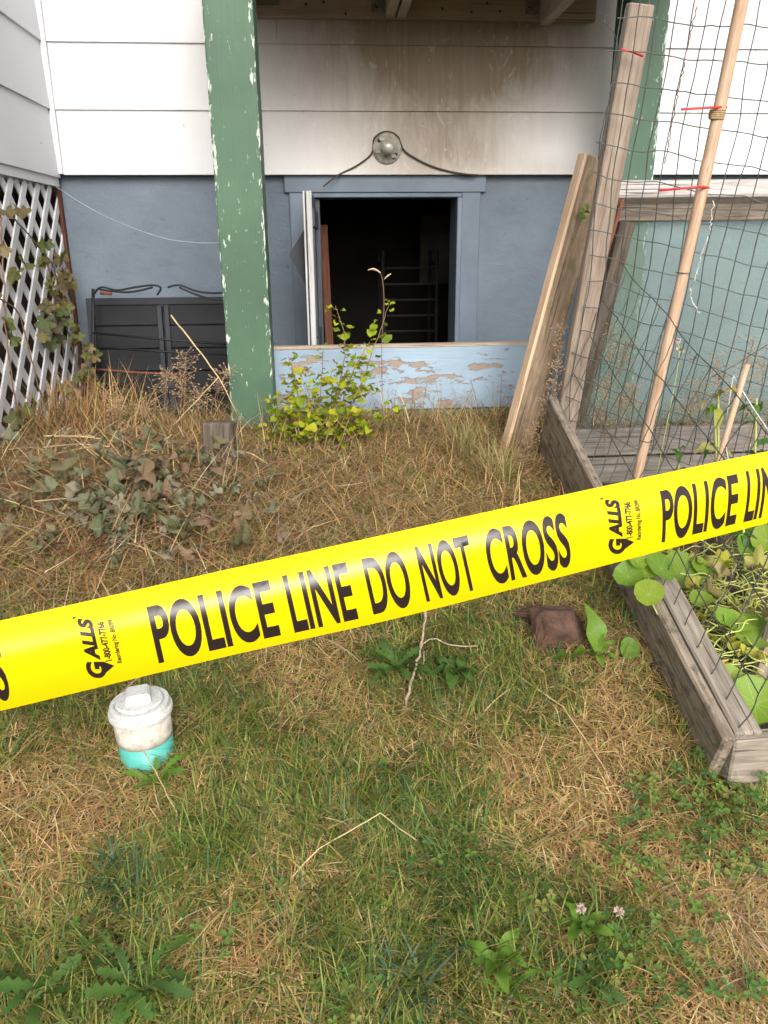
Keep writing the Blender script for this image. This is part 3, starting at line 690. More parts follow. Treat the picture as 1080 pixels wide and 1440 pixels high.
# bamboo pole
a_, b_ = P(1052, -40, 2.16), P(893, 690, 2.26); e_ = to_ground(a_, b_, .08, soil_z)
bam = thing('bamboo_pole', 'tall orange tan bamboo pole tied to the mesh with red ties', 'pole', e_)
m = MB(); n = 60; pts, rs = [], []
nodes_ = [.28, .58, .635, .90]
for i in range(n + 1):
    t = i / n; p = a_.lerp(e_, t); p = p + Vector((.004 * math.sin(5 * t), 0, 0)); pts.append(p)
    rs.append(.0168 - .002 * t + sum(.0022 * math.exp(-((t - q_) / .006) ** 2) for q_ in nodes_))
m.tube(pts, rs, 12); me = m.mesh('culm', True); Mi, L_ = frame(a_, e_, (0, -1, 0)); me.transform(Mi.inverted()); link('culm', me, M['bamboo'], bam, Mi)
axb = (e_ - a_).normalized()
def band(c, r, axis, mat, name, parent, label=None, cat=None, turns=2.5, th=.002, pitch=.004, sides=5):
    u = axis.cross(Vector((0, 1, 0))).normalized(); v = axis.cross(u); pts = []
    for i in range(int(turns * 14) + 1):
        an = 2 * math.pi * i / 14; pts.append(c + (u * math.cos(an) + v * math.sin(an)) * r + axis * (pitch * i / 14 - pitch * turns / 2))
    m = MB(); m.tube(pts, th, sides); o = m.build(name, mat, parent, True)
    if label: tag(o, label, cat)
    return o
def bam_at(py):
    lo, hi = 0., 1.
    for _ in range(40):
        mid = (lo + hi) / 2; p = a_.lerp(e_, mid); q_ = CR.transposed() @ (p - CP); y_ = 720 - FPX * q_.y / -q_.z
        if y_ < py: lo = mid
        else: hi = mid
    return a_.lerp(e_, lo)
band(bam_at(161), .0185, axb, M['twine'], 'twine_lashing', None, 'frayed tan twine wound round the bamboo pole', 'twine', 4.5, .0028, .005)
for py in (384, 620): band(bam_at(py), .0175, axb, M['wire'], 'wire_loop', bam, None, None, 1.2, .0014, .004)
def red_tie(pts, label):
    m = MB(); m.tube(wavy(pts, 6), .0032, 5); tag(m.build('red_tie', M['red'], None, True), label, 'tie', 'red ties on the trellis')
c1 = bam_at(152); red_tie([P(958, 154, 2.15), P(990, 152, c1.y - .03), P(1008, 151, c1.y - .02), P(1022, 151, c1.y - .005)], 'red tie round the bamboo just above the twine lashing')
c1 = bam_at(264); red_tie([P(926, 268, 2.20), P(960, 265, c1.y - .03), P(985, 263, c1.y - .03), P(997, 264, c1.y - .005)], 'red tie round the bamboo in front of the weathered top rail')
red_tie([P(873, 69, 2.33), P(886, 72, 2.325), P(904, 79, 2.335)], 'red tie stretched across the weathered trellis board')

# glazed frame behind the bed
gfY = 2.70
gf = thing('glazed_frame', 'old window sash of weathered timber with dusty glass behind the bed', 'window sash', (P(1000, 590, gfY).x, gfY, gz(.9, gfY)))
r0, r1 = P(830, 273, gfY), P(1330, 268, gfY)
plank('top_rail', r0 + Vector((0, -.02, 0)), r1 + Vector((0, -.02, 0)), .060, .070, (0, .45, 1), M['whitewood'], gf, .006, .002)
r0, r1 = P(866, 299, gfY), P(1325, 296, gfY)
plank('lower_rail', r0 + Vector((0, .002, 0)), r1 + Vector((0, .002, 0)), .058, .058, (0, 0, 1), M['greydark'], gf, .004, .002)
s0 = P(880, 312, gfY); s1 = P(808, 596, gfY + .03); s1g = to_ground(s0, s1, .02)
plank('stile', s0, s1g, .050, .05, (1, 0, 0), M['stub'], gf, .003, .002)
s2 = P(1318, 312, gfY); s3 = P(1265, 596, gfY + .03); s3g = to_ground(s2, s3, .02)
plank('stile', s2, s3g, .06, .05, (1, 0, 0), M['greydark'], gf, .003, .002)
g0, g1 = P(880, 306, gfY), P(1316, 306, gfY); gb0, gb1 = s0.lerp(s1g, .97), s2.lerp(s3g, .97)
m = MB()
for dy in (-.002, .002):
    q_ = [g0, g1, gb1, gb0]; m.quad(*[p + Vector((0, dy + .008, 0)) for p in (q_ if dy < 0 else q_[::-1])])
m.build('pane', M['glass'], gf)

# ------------------------------------------------------------------ wire mesh
def wire_net(name, label, TL, TR, BL, BR, nc, nr, wob, r=.0013, ragged=False, seed=1):
    random.seed(seed)
    base = (BL + BR) / 2; t = thing(name, label, 'wire mesh', base)
    offs = {}
    def pt(u, v):
        p = TL.lerp(TR, u).lerp(BL.lerp(BR, u), v)
        n = mnoise.noise_vector(Vector((u * 5 + seed, v * 4, seed * 3.1))) + mnoise.noise_vector(Vector((u * 17 + seed, v * 14, 7))) * .35
        return p + n * wob
    for i in range(nc + 1):
        u = i / nc; v0 = random.uniform(-.02, .02); m = MB()
        m.tube([pt(u, v0 + (1 - v0) * j / 40) for j in range(41)], r, 5, False); m.build('upright_wire', M['wire'], t, True)
    for j in range(nr + 1):
        v = j / nr; u0 = random.uniform(-.035, .0) if ragged else 0.; m = MB()
        m.tube([pt(u0 + (1 - u0) * i / 40, v) for i in range(41)], r, 5, False); m.build('cross_wire', M['wire'], t, True)
    return t
wire_net('wire_mesh', 'rusty green wire mesh stretched between the weathered board and bamboo pole', P(884, -70, 2.30), P(1330, -60, 2.14), P(800, 590, 2.50), P(1085, 700, 2.36), 17, 17, .016, .0016, True, 3)
lo0 = N0 + side * .026 + upv * .0 + axn * .02; lo1 = F0 + side * .026 - axn * .02; lean_ = Vector((.17, .03, .40))
wire_net('wire_mesh', 'loose wire mesh leaning in from the side rail of the raised bed', lo1 + lean_ * 1.05, lo0 + lean_, lo1 - Vector((0, 0, .03)), lo0 - Vector((0, 0, .03)), 19, 4, .010, .0014, False, 8)
for k_, pts in enumerate(([P(858, 18, 2.34), P(850, 30, 2.33), P(868, 60, 2.34), P(858, 130, 2.33), P(845, 190, 2.35), P(842, 225, 2.38)], [P(880, 10, 2.33), P(866, 90, 2.33), P(855, 170, 2.35), P(850, 215, 2.4)])):
    m = MB(); m.tube(wavy(pts, 8, jit=.001), .0012, 5); tag(m.build('loose_wire', M['wire'], None, True), ['bent loose wire end curling off the top of the trellis board', 'straighter loose wire hanging close beside the trellis board'][k_], 'wire')
m = MB(); m.tube(wavy([P(979, 10, 2.18), P(962, 90, 2.2), P(948, 160, 2.24), P(935, 230, 2.28)], 18, jit=.003), .0016, 5); tag(m.build('dry_tendril', M['stembrown'], None, True), 'crinkled dark dried tendril threaded up the wire mesh', 'tendril')
pts = wavy([P(1003, 282, 2.20), P(998, 320, 2.2), P(985, 365, 2.22), P(974, 400, 2.24), P(972, 420, 2.24), P(983, 442, 2.24)], 12, jit=.004); m = MB(); m.tube(pts, .0014, 5); tag(m.build('twisted_white_wire', M['whitewire'], None, True), 'twisted white wire dangling beside the bamboo pole', 'wire')
for pts, lb in (([P(1085, 612, 2.0), P(1058, 572, 2.02), P(1031, 528, 2.05)], 'pale twine running down from the thin cane to the bed'), ([P(1031, 530, 2.05), P(1023, 580, 2.05), P(1020, 620, 2.06), P(1026, 655, 2.07)], 'slack pale string hanging beside the thin cane'), ([P(1085, 481, 2.05), P(1030, 515, 2.3), P(1000, 530, 2.45)], 'pale string drawn tight across the wire mesh')):
    m = MB(); m.tube(wavy(pts, 5), .0016, 5); tag(m.build('string', M['whitewire'], None, True), lb, 'string')
a2 = P(1051, 512, 2.02); b2 = to_ground(a2, P(1010, 650, 2.05), .05, soil_z); m = MB(); m.tube([a2, b2], [.0075, .0085], 10)
me = m.mesh('thin_cane', True); Mi, _ = frame(a2, b2, (0, -1, 0)); me.transform(Mi.inverted()); tag(link('thin_cane', me, M['bamboo'], None, Mi), 'short thin brown cane standing inside the raised bed', 'cane')
b2 = S(1068, 968, -.02); a2 = P(1116, 820, b2.y + .03)
stake('garden_stake', a2, b2, .058, .02, (1, .2, 0), M['brownpost'], 'broad weathered wooden stake among the nasturtiums', 'stake', bev=.003, rough=.001)

# ------------------------------------------------------------------ leaf meshes
def leaf_mesh(name, prof, nseg=8, fold=.25, curl=.3, wave=.0, seed=0):
    """blade of unit length along +X; prof(t) is the half width"""
    r = random.Random(seed); m = MB(); ph = r.uniform(0, 6)
    for i in range(nseg + 1):
        t = i / nseg; h = prof(t); z = curl * (t - t * t) - curl * .6 * t * t
        for s_ in (-1, 0, 1):
            m.v.append((t, s_ * h, z + abs(s_) * h * fold + (wave * math.sin(9 * t + ph + s_ * 2) * h * 3 if s_ else 0)))
    for i in range(nseg):
        for j in range(2):
            a_ = i * 3 + j; m.f.append((a_, a_ + 1, a_ + 4, a_ + 3))
    return m.mesh(name, True)
def round_mesh(name, seed, n=22, dish=.18, lobes=None, crump=.06, off=.12):
    r = random.Random(seed); m = MB(); ph = [r.uniform(0, 6.28) for _ in range(4)]; m.v.append((0, 0, 0))
    rings = (.25, .5, .75, .92, 1.)
    for q_ in rings:
        for j in range(n):
            an = 2 * math.pi * j / n
            R = 1 + .04 * math.sin(3 * an + ph[0]) + .03 * math.sin(9 * an + ph[1])
            if lobes: R = lobes(an) * (1 + .06 * math.sin(7 * an + ph[1]))
            x = q_ * R * math.cos(an) + off * q_; y = q_ * R * math.sin(an)
            z = dish * q_ * q_ + crump * q_ * math.sin(2 * an + ph[2]) + crump * .6 * q_ * q_ * math.sin(5 * an + ph[3])
            m.v.append((x, y, z))
    for j in range(n): m.f.append((0, 1 + j, 1 + (j + 1) % n))
    for i in range(len(rings) - 1):
        for j in range(n):
            a_ = 1 + i * n + j; b_ = 1 + i * n + (j + 1) % n; m.f.append((a_, a_ + n, b_ + n, b_))
    return m.mesh(name, True)
L_ovate = [leaf_mesh('leaf', lambda t: .40 * math.sin(math.pi * min(1, t ** .8)) ** .8 + .004, 6, f, c, .1, i) for i, (f, c) in enumerate(((.2, .2), (.4, .35), (.1, -.2)))]
L_dock = [leaf_mesh('leaf', lambda t: .20 * math.sin(math.pi * t ** .85) ** .7 + .012, 9, .25, .35, .12, i) for i in range(3)]
def dand(t):
    tooth = abs(((t * 6.5) % 1) - .25); return (.035 + .12 * t) * (1.15 - 1.3 * tooth) * (1 if t < .82 else max(.0, (1 - t) / .18) ** .6) + .012
L_dand = [leaf_mesh('leaf', dand, 26, .2, c, .05, i) for i, c in enumerate((.25, .45, .1))]
L_lance = [leaf_mesh('leaf', lambda t: .10 * math.sin(math.pi * t ** .7) + .008, 8, .3, c, .0, i) for i, c in enumerate((.3, .6))]
L_nas = [round_mesh('leaf', i, 24, .14 + .05 * i, None, .05) for i in range(4)]
def lob(an): return .62 + .38 * abs(math.cos(2.5 * an)) - (.45 if abs(abs(an) - math.pi) < .25 else 0)
L_vine = [round_mesh('leaf', 20 + i, 30, .1, lob, .12 + .06 * i, .3) for i in range(4)]
L_wilt = [round_mesh('leaf', 40 + i, 20, .3, lob, .32 + .08 * i, .2) for i in range(4)]
def put_leaf(me, mat, parent, pos, head, pitch, roll, size, name='leaf', squash=1.):
    Mx = Matrix.Translation(pos) @ Matrix.Rotation(head, 4, 'Z') @ Matrix.Rotation(-pitch, 4, 'Y') @ Matrix.Rotation(roll, 4, 'X') @ Matrix.Diagonal((size, size * squash, size, 1))
    key = me.name + mat.name
    if key not in LC:
        c = me.copy(); c.materials.append(mat); LC[key] = c
    return link(name, LC[key], mat, parent, Mx)
LC = {}
U = random.uniform

# ------------------------------------------------------------------ yellow-green shrub by the post
def shrub():
    random.seed(21)
    b = G(430, 640); t = thing('leafy_shrub', 'yellow green leafy shrub before the blue plank beside the post', 'shrub', b)
    stems = [((452, 640), (485, 500), (472, 430)), ((470, 640), (515, 520), (547, 428)), ((440, 645), (450, 560), (455, 490)), ((420, 640), (420, 560), (405, 500)), ((410, 640), (398, 590), (382, 560)),
             ((460, 640), (500, 560), (530, 545)), ((430, 645), (440, 590), (430, 540)), ((400, 645), (385, 620), (372, 600)), ((480, 645), (490, 590), (500, 540)), ((425, 645), (470, 570), (480, 520)), ((415, 640), (430, 600), (450, 575)), ((445, 640), (520, 600), (556, 570)), ((400, 645), (405, 570), (430, 515)), ((455, 645), (470, 560), (500, 500)), ((440, 645), (480, 600), (520, 580)), ((410, 640), (420, 600), (440, 560)), ((390, 640), (392, 610), (400, 585)), ((465, 645), (490, 540), (520, 480))]
    for k_, st in enumerate(stems):
        y0 = b.y + U(-.02, .05); ys = (y0, b.y + U(.05, .16), b.y + U(.08, .24)); ys = tuple(min(q_, 2.98) for q_ in ys)
        pts = [P(x, y, q_) for (x, y), q_ in zip(st, ys)]; pts[0].z = gz(pts[0].x, pts[0].y) - .01
        w_ = wavy(pts, 10, jit=.002); m = MB(); m.tube(w_, [.0026 - .0018 * i / len(w_) for i in range(len(w_))], 5); m.build('stem', M['stembrown'], t, True)
        dens = 1.0
        for i in range(4, len(w_)):
            for s_ in (-1, 1):
                if random.random() < .92:
                    sz = U(.026, .046) * (1. if i < len(w_) - 5 else .55)
                    p = w_[i] + Vector((U(-.03, .03), U(-.025, .015), U(-.02, .02))); p.y = min(p.y, 3.0)
                    put_leaf(random.choice(L_ovate), M['leafshrub'], t, p, U(0, 6.28), U(-.6, .5), U(-.8, .8), sz)
shrub()
m = MB(); s_ = [P(537, 480, 2.95), P(540, 430, 2.95), P(538, 395, 2.95), P(533, 383, 2.94), P(522, 379, 2.94), P(517, 380, 2.94)]; b = Vector(s_[0]); b.z = gz(b.x, b.y)
m.tube(wavy([b] + s_, 6), [.0013] * 37, 5); t = thing('seed_stalk', 'dry grass stalk with drooping head rising before the dark doorway', 'grass stalk', b); m.build('stalk', M['stembrown'], t, True)
m = MB(); m.tube(wavy([P(540, 393, 2.945), P(545, 388, 2.94), P(550, 385, 2.94)], 4), [.001, .002, .0025, .003, .003, .003, .0025, .002, .001], 5); m.build('spikelet', M['stemtan'], t, True)
m = MB(); m.tube(wavy([P(536, 384, 2.94), P(526, 378, 2.94), P(517, 380, 2.94)], 4), [.001, .002, .0025, .003, .003, .003, .0025, .002, .001], 5); m.build('spikelet', M['stemtan'], t, True)

# ------------------------------------------------------------------ nasturtiums in the bed
def nasturtium(label, spec, yellow, stems, seed):
    random.seed(seed); c = S(spec[0][0], spec[0][1] + 40); t = thing('nasturtium', label, 'plant', c)
    root = Vector((c.x, c.y, soil_z(c.x, c.y)))
    for px, py, dia, y, tilt, hd, mt in spec:
        p = S(px, py, U(.085, .12)) if px > 940 else S(px, py, U(.085, .11), True); tilt = 18 + tilt * .55; hd = 90 + U(-35, 35)
        me = random.choice(L_nas); sz = dia / 2 / FPX * (-(CR.transposed() @ (p - CP)).z)
        put_leaf(me, M[mt], t, p, rad(hd), rad(tilt), 0, sz * 1.08)
        g = Vector((p.x + U(-.05, .08), p.y + U(.0, .08), 0)); g.x = max(g.x, bed_x(g.y) + .06); g.z = soil_z(g.x, g.y) - .01
        mid = p.lerp(g, .5) + Vector((U(-.02, .02), U(.0, .02), .015)); m = MB()
        w_ = wavy([p - Vector((0, -.002, .004)), mid, g], 6); m.tube(w_, .0017, 5); m.build('stem', M['stemgreen'], t, True)
    for px, py, dia, y in yellow:
        p = S(px, py, U(.05, .10)); sz = dia / FPX * p.y
        put_leaf(random.choice(L_wilt), M['leafyellow'], t, p, U(0, 6.28), U(-.8, .9), U(-.8, .8), sz * .6, 'withered_leaf')
    for _ in range(stems):
        px, py = U(905, 1085), U(775, 935); p = S(px, py, U(.01, .09)); pts = [p]
        if p.x < bed_x(p.y) + .1: continue
        an = U(0, 6.28)
        for k_ in range(5):
            an += U(-.9, .9); pts.append(pts[-1] + Vector((math.cos(an) * .03, math.sin(an) * .03, U(-.012, .016))))
        for q_ in pts: q_.x = max(q_.x, bed_x(q_.y) + .05); q_.z = max(q_.z, soil_z(q_.x, q_.y) + .004)
        m = MB(); m.tube(wavy(pts, 4), .0018, 5); m.build('runner', M['stemgreen'], t, True)
nasturtium('nasturtium spilling over the side rail with cluster of round leaves', [
    (883, 811, 37, 1.86, 48, 250, 'leafnas'), (912, 836, 38, 1.80, 40, 265, 'leafnas'), (930, 800, 44, 1.86, 38, 240, 'leafnas'), (960, 806, 56, 1.82, 30, 255, 'leafnas'),
    (896, 790, 28, 1.92, 30, 230, 'leafnas'), (910, 806, 26, 1.92, 20, 230, 'leafnas'), (958, 872, 30, 1.74, 25, 260, 'leafnas'), (990, 800, 34, 1.85, 10, 250, 'leafnas'), (985, 845, 30, 1.8, 5, 250, 'leafnas')],
    [(905, 775, 26, 1.95), (948, 778, 24, 1.95), (935, 785, 20, 1.95), (996, 832, 36, 1.84), (990, 795, 34, 1.90), (880, 832, 22, 1.86), (975, 825, 24, 1.84), (963, 850, 22, 1.78), (1000, 862, 20, 1.74), (1012, 812, 30, 1.8), (1030, 805, 26, 1.8), (985, 868, 24, 1.7), (1000, 900, 22, 1.6)], 110, 31)
nasturtium('nasturtium with broad pale veined leaf at the near bed corner', [
    (1062, 990, 64, 1.37, 42, 262, 'leafnas'), (1024, 956, 38, 1.45, 44, 255, 'leafnas'), (1050, 772, 36, 1.80, 62, 255, 'leafnas'), (1036, 880, 40, 1.64, 15, 250, 'leafnas'), (1055, 885, 44, 1.62, 10, 280, 'leafnas'), (1020, 870, 28, 1.68, 20, 250, 'leafnas'), (1062, 900, 50, 1.56, -20, 300, 'leafnas'), (1078, 760, 40, 1.85, 50, 220, 'leafnas'), (1040, 740, 40, 2.0, 30, 220, 'leafnas')],
    [(1040, 862, 30, 1.66), (1028, 905, 26, 1.58), (1066, 795, 36, 1.78), (1010, 838, 26, 1.76), (1055, 835, 34, 1.70), (1032, 850, 24, 1.7), (1078, 830, 24, 1.75), (1045, 920, 22, 1.55), (1020, 790, 30, 1.8), (1075, 870, 34, 1.6), (1060, 855, 30, 1.6), (1070, 925, 30, 1.5)], 120, 32)
def petal(px, py, y, label):
    t = thing('nasturtium_bloom', label, 'flower', P(px, py, y))
    for k_ in range(4): put_leaf(random.choice(L_ovate), M['orange'], t, P(px + U(-8, 8), py + U(-4, 4), y), U(0, 6.28), U(-.4, .6), U(-.8, .8), U(.018, .028), 'petal')
petal(985, 880, S(985, 880, .07).y, 'withered orange pink bloom curled on a nasturtium stem'); petal(1010, 935, S(1010, 935, .07).y, 'small orange bloom above the pale nasturtium leaf')
t = thing('seed_pod', 'pale green seed pod drooping from a curled stem over the rail', 'seed pod', P(897, 884, 1.68)); m = MB()
m.tube(wavy([P(930, 860, 1.74), P(915, 866, 1.70), P(898, 858, 1.69), P(889, 866, 1.685), P(896, 880, 1.68)], 6), .0016, 5); m.build('stem', M['stemgreen'], t, True)
m = MB(); m.lathe([(.002, -.008), (.007, -.004), (.008, .002), (.004, .008)], 10, Matrix.Translation(P(897, 883, 1.68))); m.build('pod', M['stemgreen'], t, True)
for dx in (-8, -2, 8): put_leaf(L_lance[0], M['leafyellow'], t, P(897 + dx * .5, 886, 1.68), U(0, 6), -1.1, 0, .02, 'sepal')

# taller plants at the back of the bed
def tall_plant(px, py, top_py, y, n, label, mat, seed, lsz=(.04, .07)):
    random.seed(seed); b = P(px, py, y); b.z = soil_z(b.x, b.y); t = thing('bed_plant', label, 'plant', b); tp_ = P(px - 8, top_py, y)
    pts = wavy([b - Vector((0, 0, .01)), b.lerp(tp_, .5) + Vector((U(-.02, .02), 0, 0)), tp_], 8); m = MB(); m.tube(pts, [.0055 - .003 * i / len(pts) for i in range(len(pts))], 7); m.build('stem', M['stemgreen'], t, True)
    for k_ in range(n):
        p = pts[random.randrange(5, len(pts))]; put_leaf(random.choice(L_dock), M[mat], t, p, U(0, 6.28), U(-.9, .5), U(-.4, .4), U(*lsz))
tall_plant(1018, 660, 555, 2.2, 11, 'tall pale stemmed plant with limp leaves beside the thin cane', 'leafyellow', 5, (.05, .085))
tall_plant(1012, 650, 570, 2.25, 8, 'upright green leafy plant before the grey back boards', 'leafbright', 6)
tall_plant(962, 690, 630, 2.3, 12, 'low bushy green plant against the grey back boards', 'leafweed', 9, (.03, .05))
tall_plant(1072, 690, 560, 2.1, 10, 'dark green plant topped with dry head beyond the thin cane', 'leafweed', 12)
tall_plant(1060, 730, 690, 1.95, 14, 'leafy green clump rising behind the round nasturtium leaves', 'leafweed', 13, (.04, .07))
t = thing('white_flower', 'cream white flower spike showing behind the bamboo pole', 'flower', P(955, 505, 2.40)); random.seed(3)
m = MB(); q_ = P(955, 500, 2.40); g_ = Vector((q_.x - .03, 2.42, soil_z(q_.x, 2.42))); m.tube(wavy([g_, P(945, 560, 2.41), P(955, 500, 2.40), P(952, 480, 2.40)], 5), .0014, 5); m.build('stem', M['stemgreen'], t)
for k_ in range(12):
    u_ = k_ / 11; put_leaf(random.choice(L_ovate), M['flower'], t, P(950 + 25 * u_ ** 1.5 + U(-4, 4), 480 + 28 * u_ + U(-4, 4), 2.40), U(0, 6), U(-.6, .6), U(-1, 1), U(.012, .02), 'petal')

# moss tuft leaves on the leaning timber
t = thing('sprig', 'small green sprig growing on the mossy leaning timber', 'sprig', P(822, 296, 2.62)); random.seed(8)
for k_ in range(7): put_leaf(random.choice(L_ovate), M['leafbright'], t, P(822 + U(-6, 6), 295 + U(-9, 10), 2.615), U(3.6, 5.8), U(-.9, .6), U(-.6, .6), .022)

# ------------------------------------------------------------------ vine on the lattice
def vine():
    random.seed(17); b = Vector((XC + .03, 3.45, gz(XC, 3.45))); t = thing('lattice_vine', 'fading brown green vine hanging over the white lattice', 'vine', b)
    X = XC + .03
    paths = [[(110, 640), (100, 560), (85, 470), (70, 390), (60, 340)], [(60, 640), (30, 600), (10, 480), (5, 380), (0, 300)], [(118, 600), (108, 520), (92, 450), (82, 400), (72, 370), (40, 330), (15, 300)], [(100, 640), (60, 560), (30, 450), (0, 420)]]
    for k_, pa in enumerate(paths):
        pts = []
        for x, y in pa:
            if x < 76: q_ = PX(x, y, X); q_.y = min(q_.y, 3.66)
            else: q_ = P(x, y, 3.5)
            pts.append(q_)
        m = MB(); m.tube(wavy(pts, 8, jit=.003), .003, 5); m.build('stem', M['stembrown'], t, True)
    spots = [(30, 300), (5, 295), (62, 345), (88, 358), (92, 378), (70, 392), (60, 370), (75, 410), (85, 425), (70, 430), (88, 440), (98, 446), (104, 462), (78, 455), (62, 452), (110, 478), (122, 490), (130, 505), (105, 470), (5, 455), (10, 470), (28, 372), (22, 385), (118, 525), (128, 526), (112, 528), (100, 540), (92, 548), (26, 578), (32, 570), (20, 582), (40, 640), (32, 650), (95, 400), (86, 385), (98, 430), (66, 475), (74, 470), (100, 560), (105, 580), (0, 350), (-15, 400), (-20, 470), (-10, 520), (45, 600), (136, 545), (128, 498)]
    for x, y in spots:
        for k_ in range(1 if x < 50 else 2):
            xx, yy_ = x + U(-6, 6), y + U(-7, 7)
            q_ = PX(xx, yy_, XC + U(.02, .05)) if xx < 74 else P(xx, yy_, U(3.36, 3.56))
            if q_.y > 3.66: q_ = P(xx, yy_, 3.6)
            put_leaf(random.choice(L_vine), M['leafvine'], t, q_, U(3.6, 5.8), U(-1.4, -.6), U(-.7, .7), U(.022, .042))
vine()

# ------------------------------------------------------------------ heap of cut vines and straw at the left
def in_bed(x, y): return (y > NB.y - .01) & (y < 2.66) & (x > NX + (FBt.x - NX) * (y - NB.y) / (2.46 - NB.y) - .006) & (x < B1x + .05)
def ribbons(name, mat, pos, head, length, width, lift, droop, col, segs=3, parent=None, twist=None):
    """many blades as ONE mesh: root pos (n,3), heading, arc rising by 'lift' then drooping; col (n,3)"""
    n = len(pos); s = np.linspace(0, 1, segs + 1); side_ = np.stack([-np.sin(head), np.cos(head), np.zeros(n)], 1)
    if twist is not None: side_[:, 2] = np.sin(twist); side_[:, :2] *= np.cos(twist)[:, None]
    fwd = np.stack([np.cos(head), np.sin(head), np.zeros(n)], 1)
    V = np.zeros((n, segs * 2 + 1, 3), np.float32); bendx = rng.normal(0, .12, n)
    for i, t in enumerate(s):
        a_ = lift - droop * t * .5
        c = pos + fwd * (length * t * np.cos(a_))[:, None] + side_ * (bendx * length * t * t)[:, None]
        c[:, 2] += length * t * np.sin(a_)
        wv = width * (1 - t ** 2.2) * .5 if i else width * .4
        if i < segs: V[:, 2 * i] = c - side_ * wv[:, None]; V[:, 2 * i + 1] = c + side_ * wv[:, None]
        else: V[:, 2 * i] = c
    k_ = segs * 2 + 1; loops = []
    for i in range(segs - 1): loops.append([2 * i, 2 * i + 1, 2 * i + 3, 2 * i + 2])
    quad = np.array(loops, np.int32).reshape(-1); tri = np.array([2 * segs - 2, 2 * segs - 1, 2 * segs], np.int32)
    per = np.concatenate([quad, tri]); L = (per[None, :] + (np.arange(n, dtype=np.int32) * k_)[:, None]).reshape(-1)
    st = np.concatenate([np.arange(segs - 1) * 4, [(segs - 1) * 4]]); lp_ = len(per); starts = (st[None, :] + (np.arange(n) * lp_)[:, None]).reshape(-1)
    tot = np.tile(np.array([4] * (segs - 1) + [3], np.int32), n)
    me = bpy.data.meshes.new(name); me.vertices.add(n * k_); me.vertices.foreach_set('co', V.reshape(-1)); me.loops.add(len(L)); me.loops.foreach_set('vertex_index', L)
    me.polygons.add(len(starts)); me.polygons.foreach_set('loop_start', starts.astype(np.int32)); me.polygons.foreach_set('loop_total', tot)
    me.polygons.foreach_set('use_smooth', np.ones(len(starts), bool)); me.update(calc_edges=True)
    at = me.attributes.new('Col', 'FLOAT_COLOR', 'POINT'); c4 = np.ones((n, k_, 4), np.float32); tt = np.concatenate([np.repeat(s[:-1], 2), [1.]])
    c4[..., :3] = col[:, None, :]; at.data.foreach_set('color', c4.reshape(-1))
    o = link(name, me, mat, parent); o['kind'] = 'stuff'; return o
def pal(n, cols, jit=.18):
    c = np.array(cols)[rng.integers(0, len(cols), n)]; return np.clip(1.12 * c * (1 + rng.normal(0, jit, (n, 1))) * (1 + rng.normal(0, .06, (n, 3))), .004, .9)
STRAW = [(.48, .35, .17), (.56, .43, .23), (.40, .25, .11), (.36, .20, .08), (.45, .31, .12), (.28, .16, .075), (.54, .39, .16), (.34, .27, .09)]
GREEN = [(.115, .165, .03), (.15, .20, .035), (.19, .22, .045), (.095, .145, .035), (.17, .185, .035), (.25, .25, .06)]
DEEP = [(.055, .12, .05), (.07, .145, .055), (.06, .11, .035)]

heapc = G(170, 735)
def heap():
    random.seed(5)
    t = thing('cut_vine_heap', 'heap of wilted cut vines and dry stems beside the lattice', 'vine heap', heapc)
    n = 190
    for i in range(n):
        px, py = random.gauss(190, 95), random.gauss(722, 55)
        if py < 640 or py > 830 or px < -60 or px > 400: continue
        q_ = G(px, py); q_.z += U(.045, .11)
        put_leaf(random.choice(L_wilt), M['leafwilt'], t, q_, U(0, 6.28), U(-.6, .9), U(-1.5, 1.5), U(.014, .042), squash=U(.5, 1.))
    for i in range(70):
        px, py = random.gauss(170, 90), random.gauss(705, 55); q_ = G(px, max(630, py)); q_.z += U(.01, .05); an = U(0, 6.28); L = U(.08, .3)
        d = Vector((math.cos(an), math.sin(an), U(-.15, .35))) * L; pts = wavy([q_, q_ + d * .5 + Vector((U(-.012, .012), U(-.012, .012), U(-.01, .02))), q_ + d], 5)
        for p in pts: p.z = max(p.z, gz(p.x, p.y) + .004)
        m = MB(); m.tube(pts, U(.0009, .0024), 5); m.build('dry_stem', M[random.choice(['stemtan', 'stembrown', 'twig', 'twig'])], t, True)
heap()
# a few brown curled leaves on the heap
bl = thing('dead_leaf', 'curled reddish brown dead leaf at the foot of the vine heap', 'leaf', G(120, 815))
for px, py, s_, h_ in ((100, 806, .05, 2.6), (125, 800, .062, .3), (135, 818, .055, 4.4), (112, 812, .04, 3.5)):
    q_ = G(px, py); q_.z += .075; put_leaf(random.choice(L_ovate), M['leafbrown'], bl, q_, h_, U(0, .4), U(-.8, .8), s_, 'blade')

# long straw stems lying about
def stalk(name, pts, label, r=.0016, mat='stemtan', cat='dry stalk', group=None):
    m = MB(); w_ = [pts[i].lerp(pts[i + 1], k2 / 5) + Vector((U(-1, 1), U(-1, 1), U(-1, 1))) * .0012 for i in range(len(pts) - 1) for k2 in range(5)] + [pts[-1]]; m.tube(w_, [r * (1 - .5 * i / len(w_)) for i in range(len(w_))], 5); return tag(m.build(name, M[mat], None, True), label, cat, group)
def gp(px, py, l=.02):
    q_ = G(px, py); q_.z += l; return q_
stalk('bent_stalk', [P(240, 443, 2.7), P(285, 500, 2.68), P(310, 535, 2.66), P(330, 575, 2.66), gp(345, 605, 0)], 'long bent dry stalk arching before the dark shutter', .0028)
stalk('bent_stalk', [P(308, 529, 2.66), P(280, 560, 2.64), P(243, 598, 2.6)], 'short dry stalk crossing the long bent one', .0018)
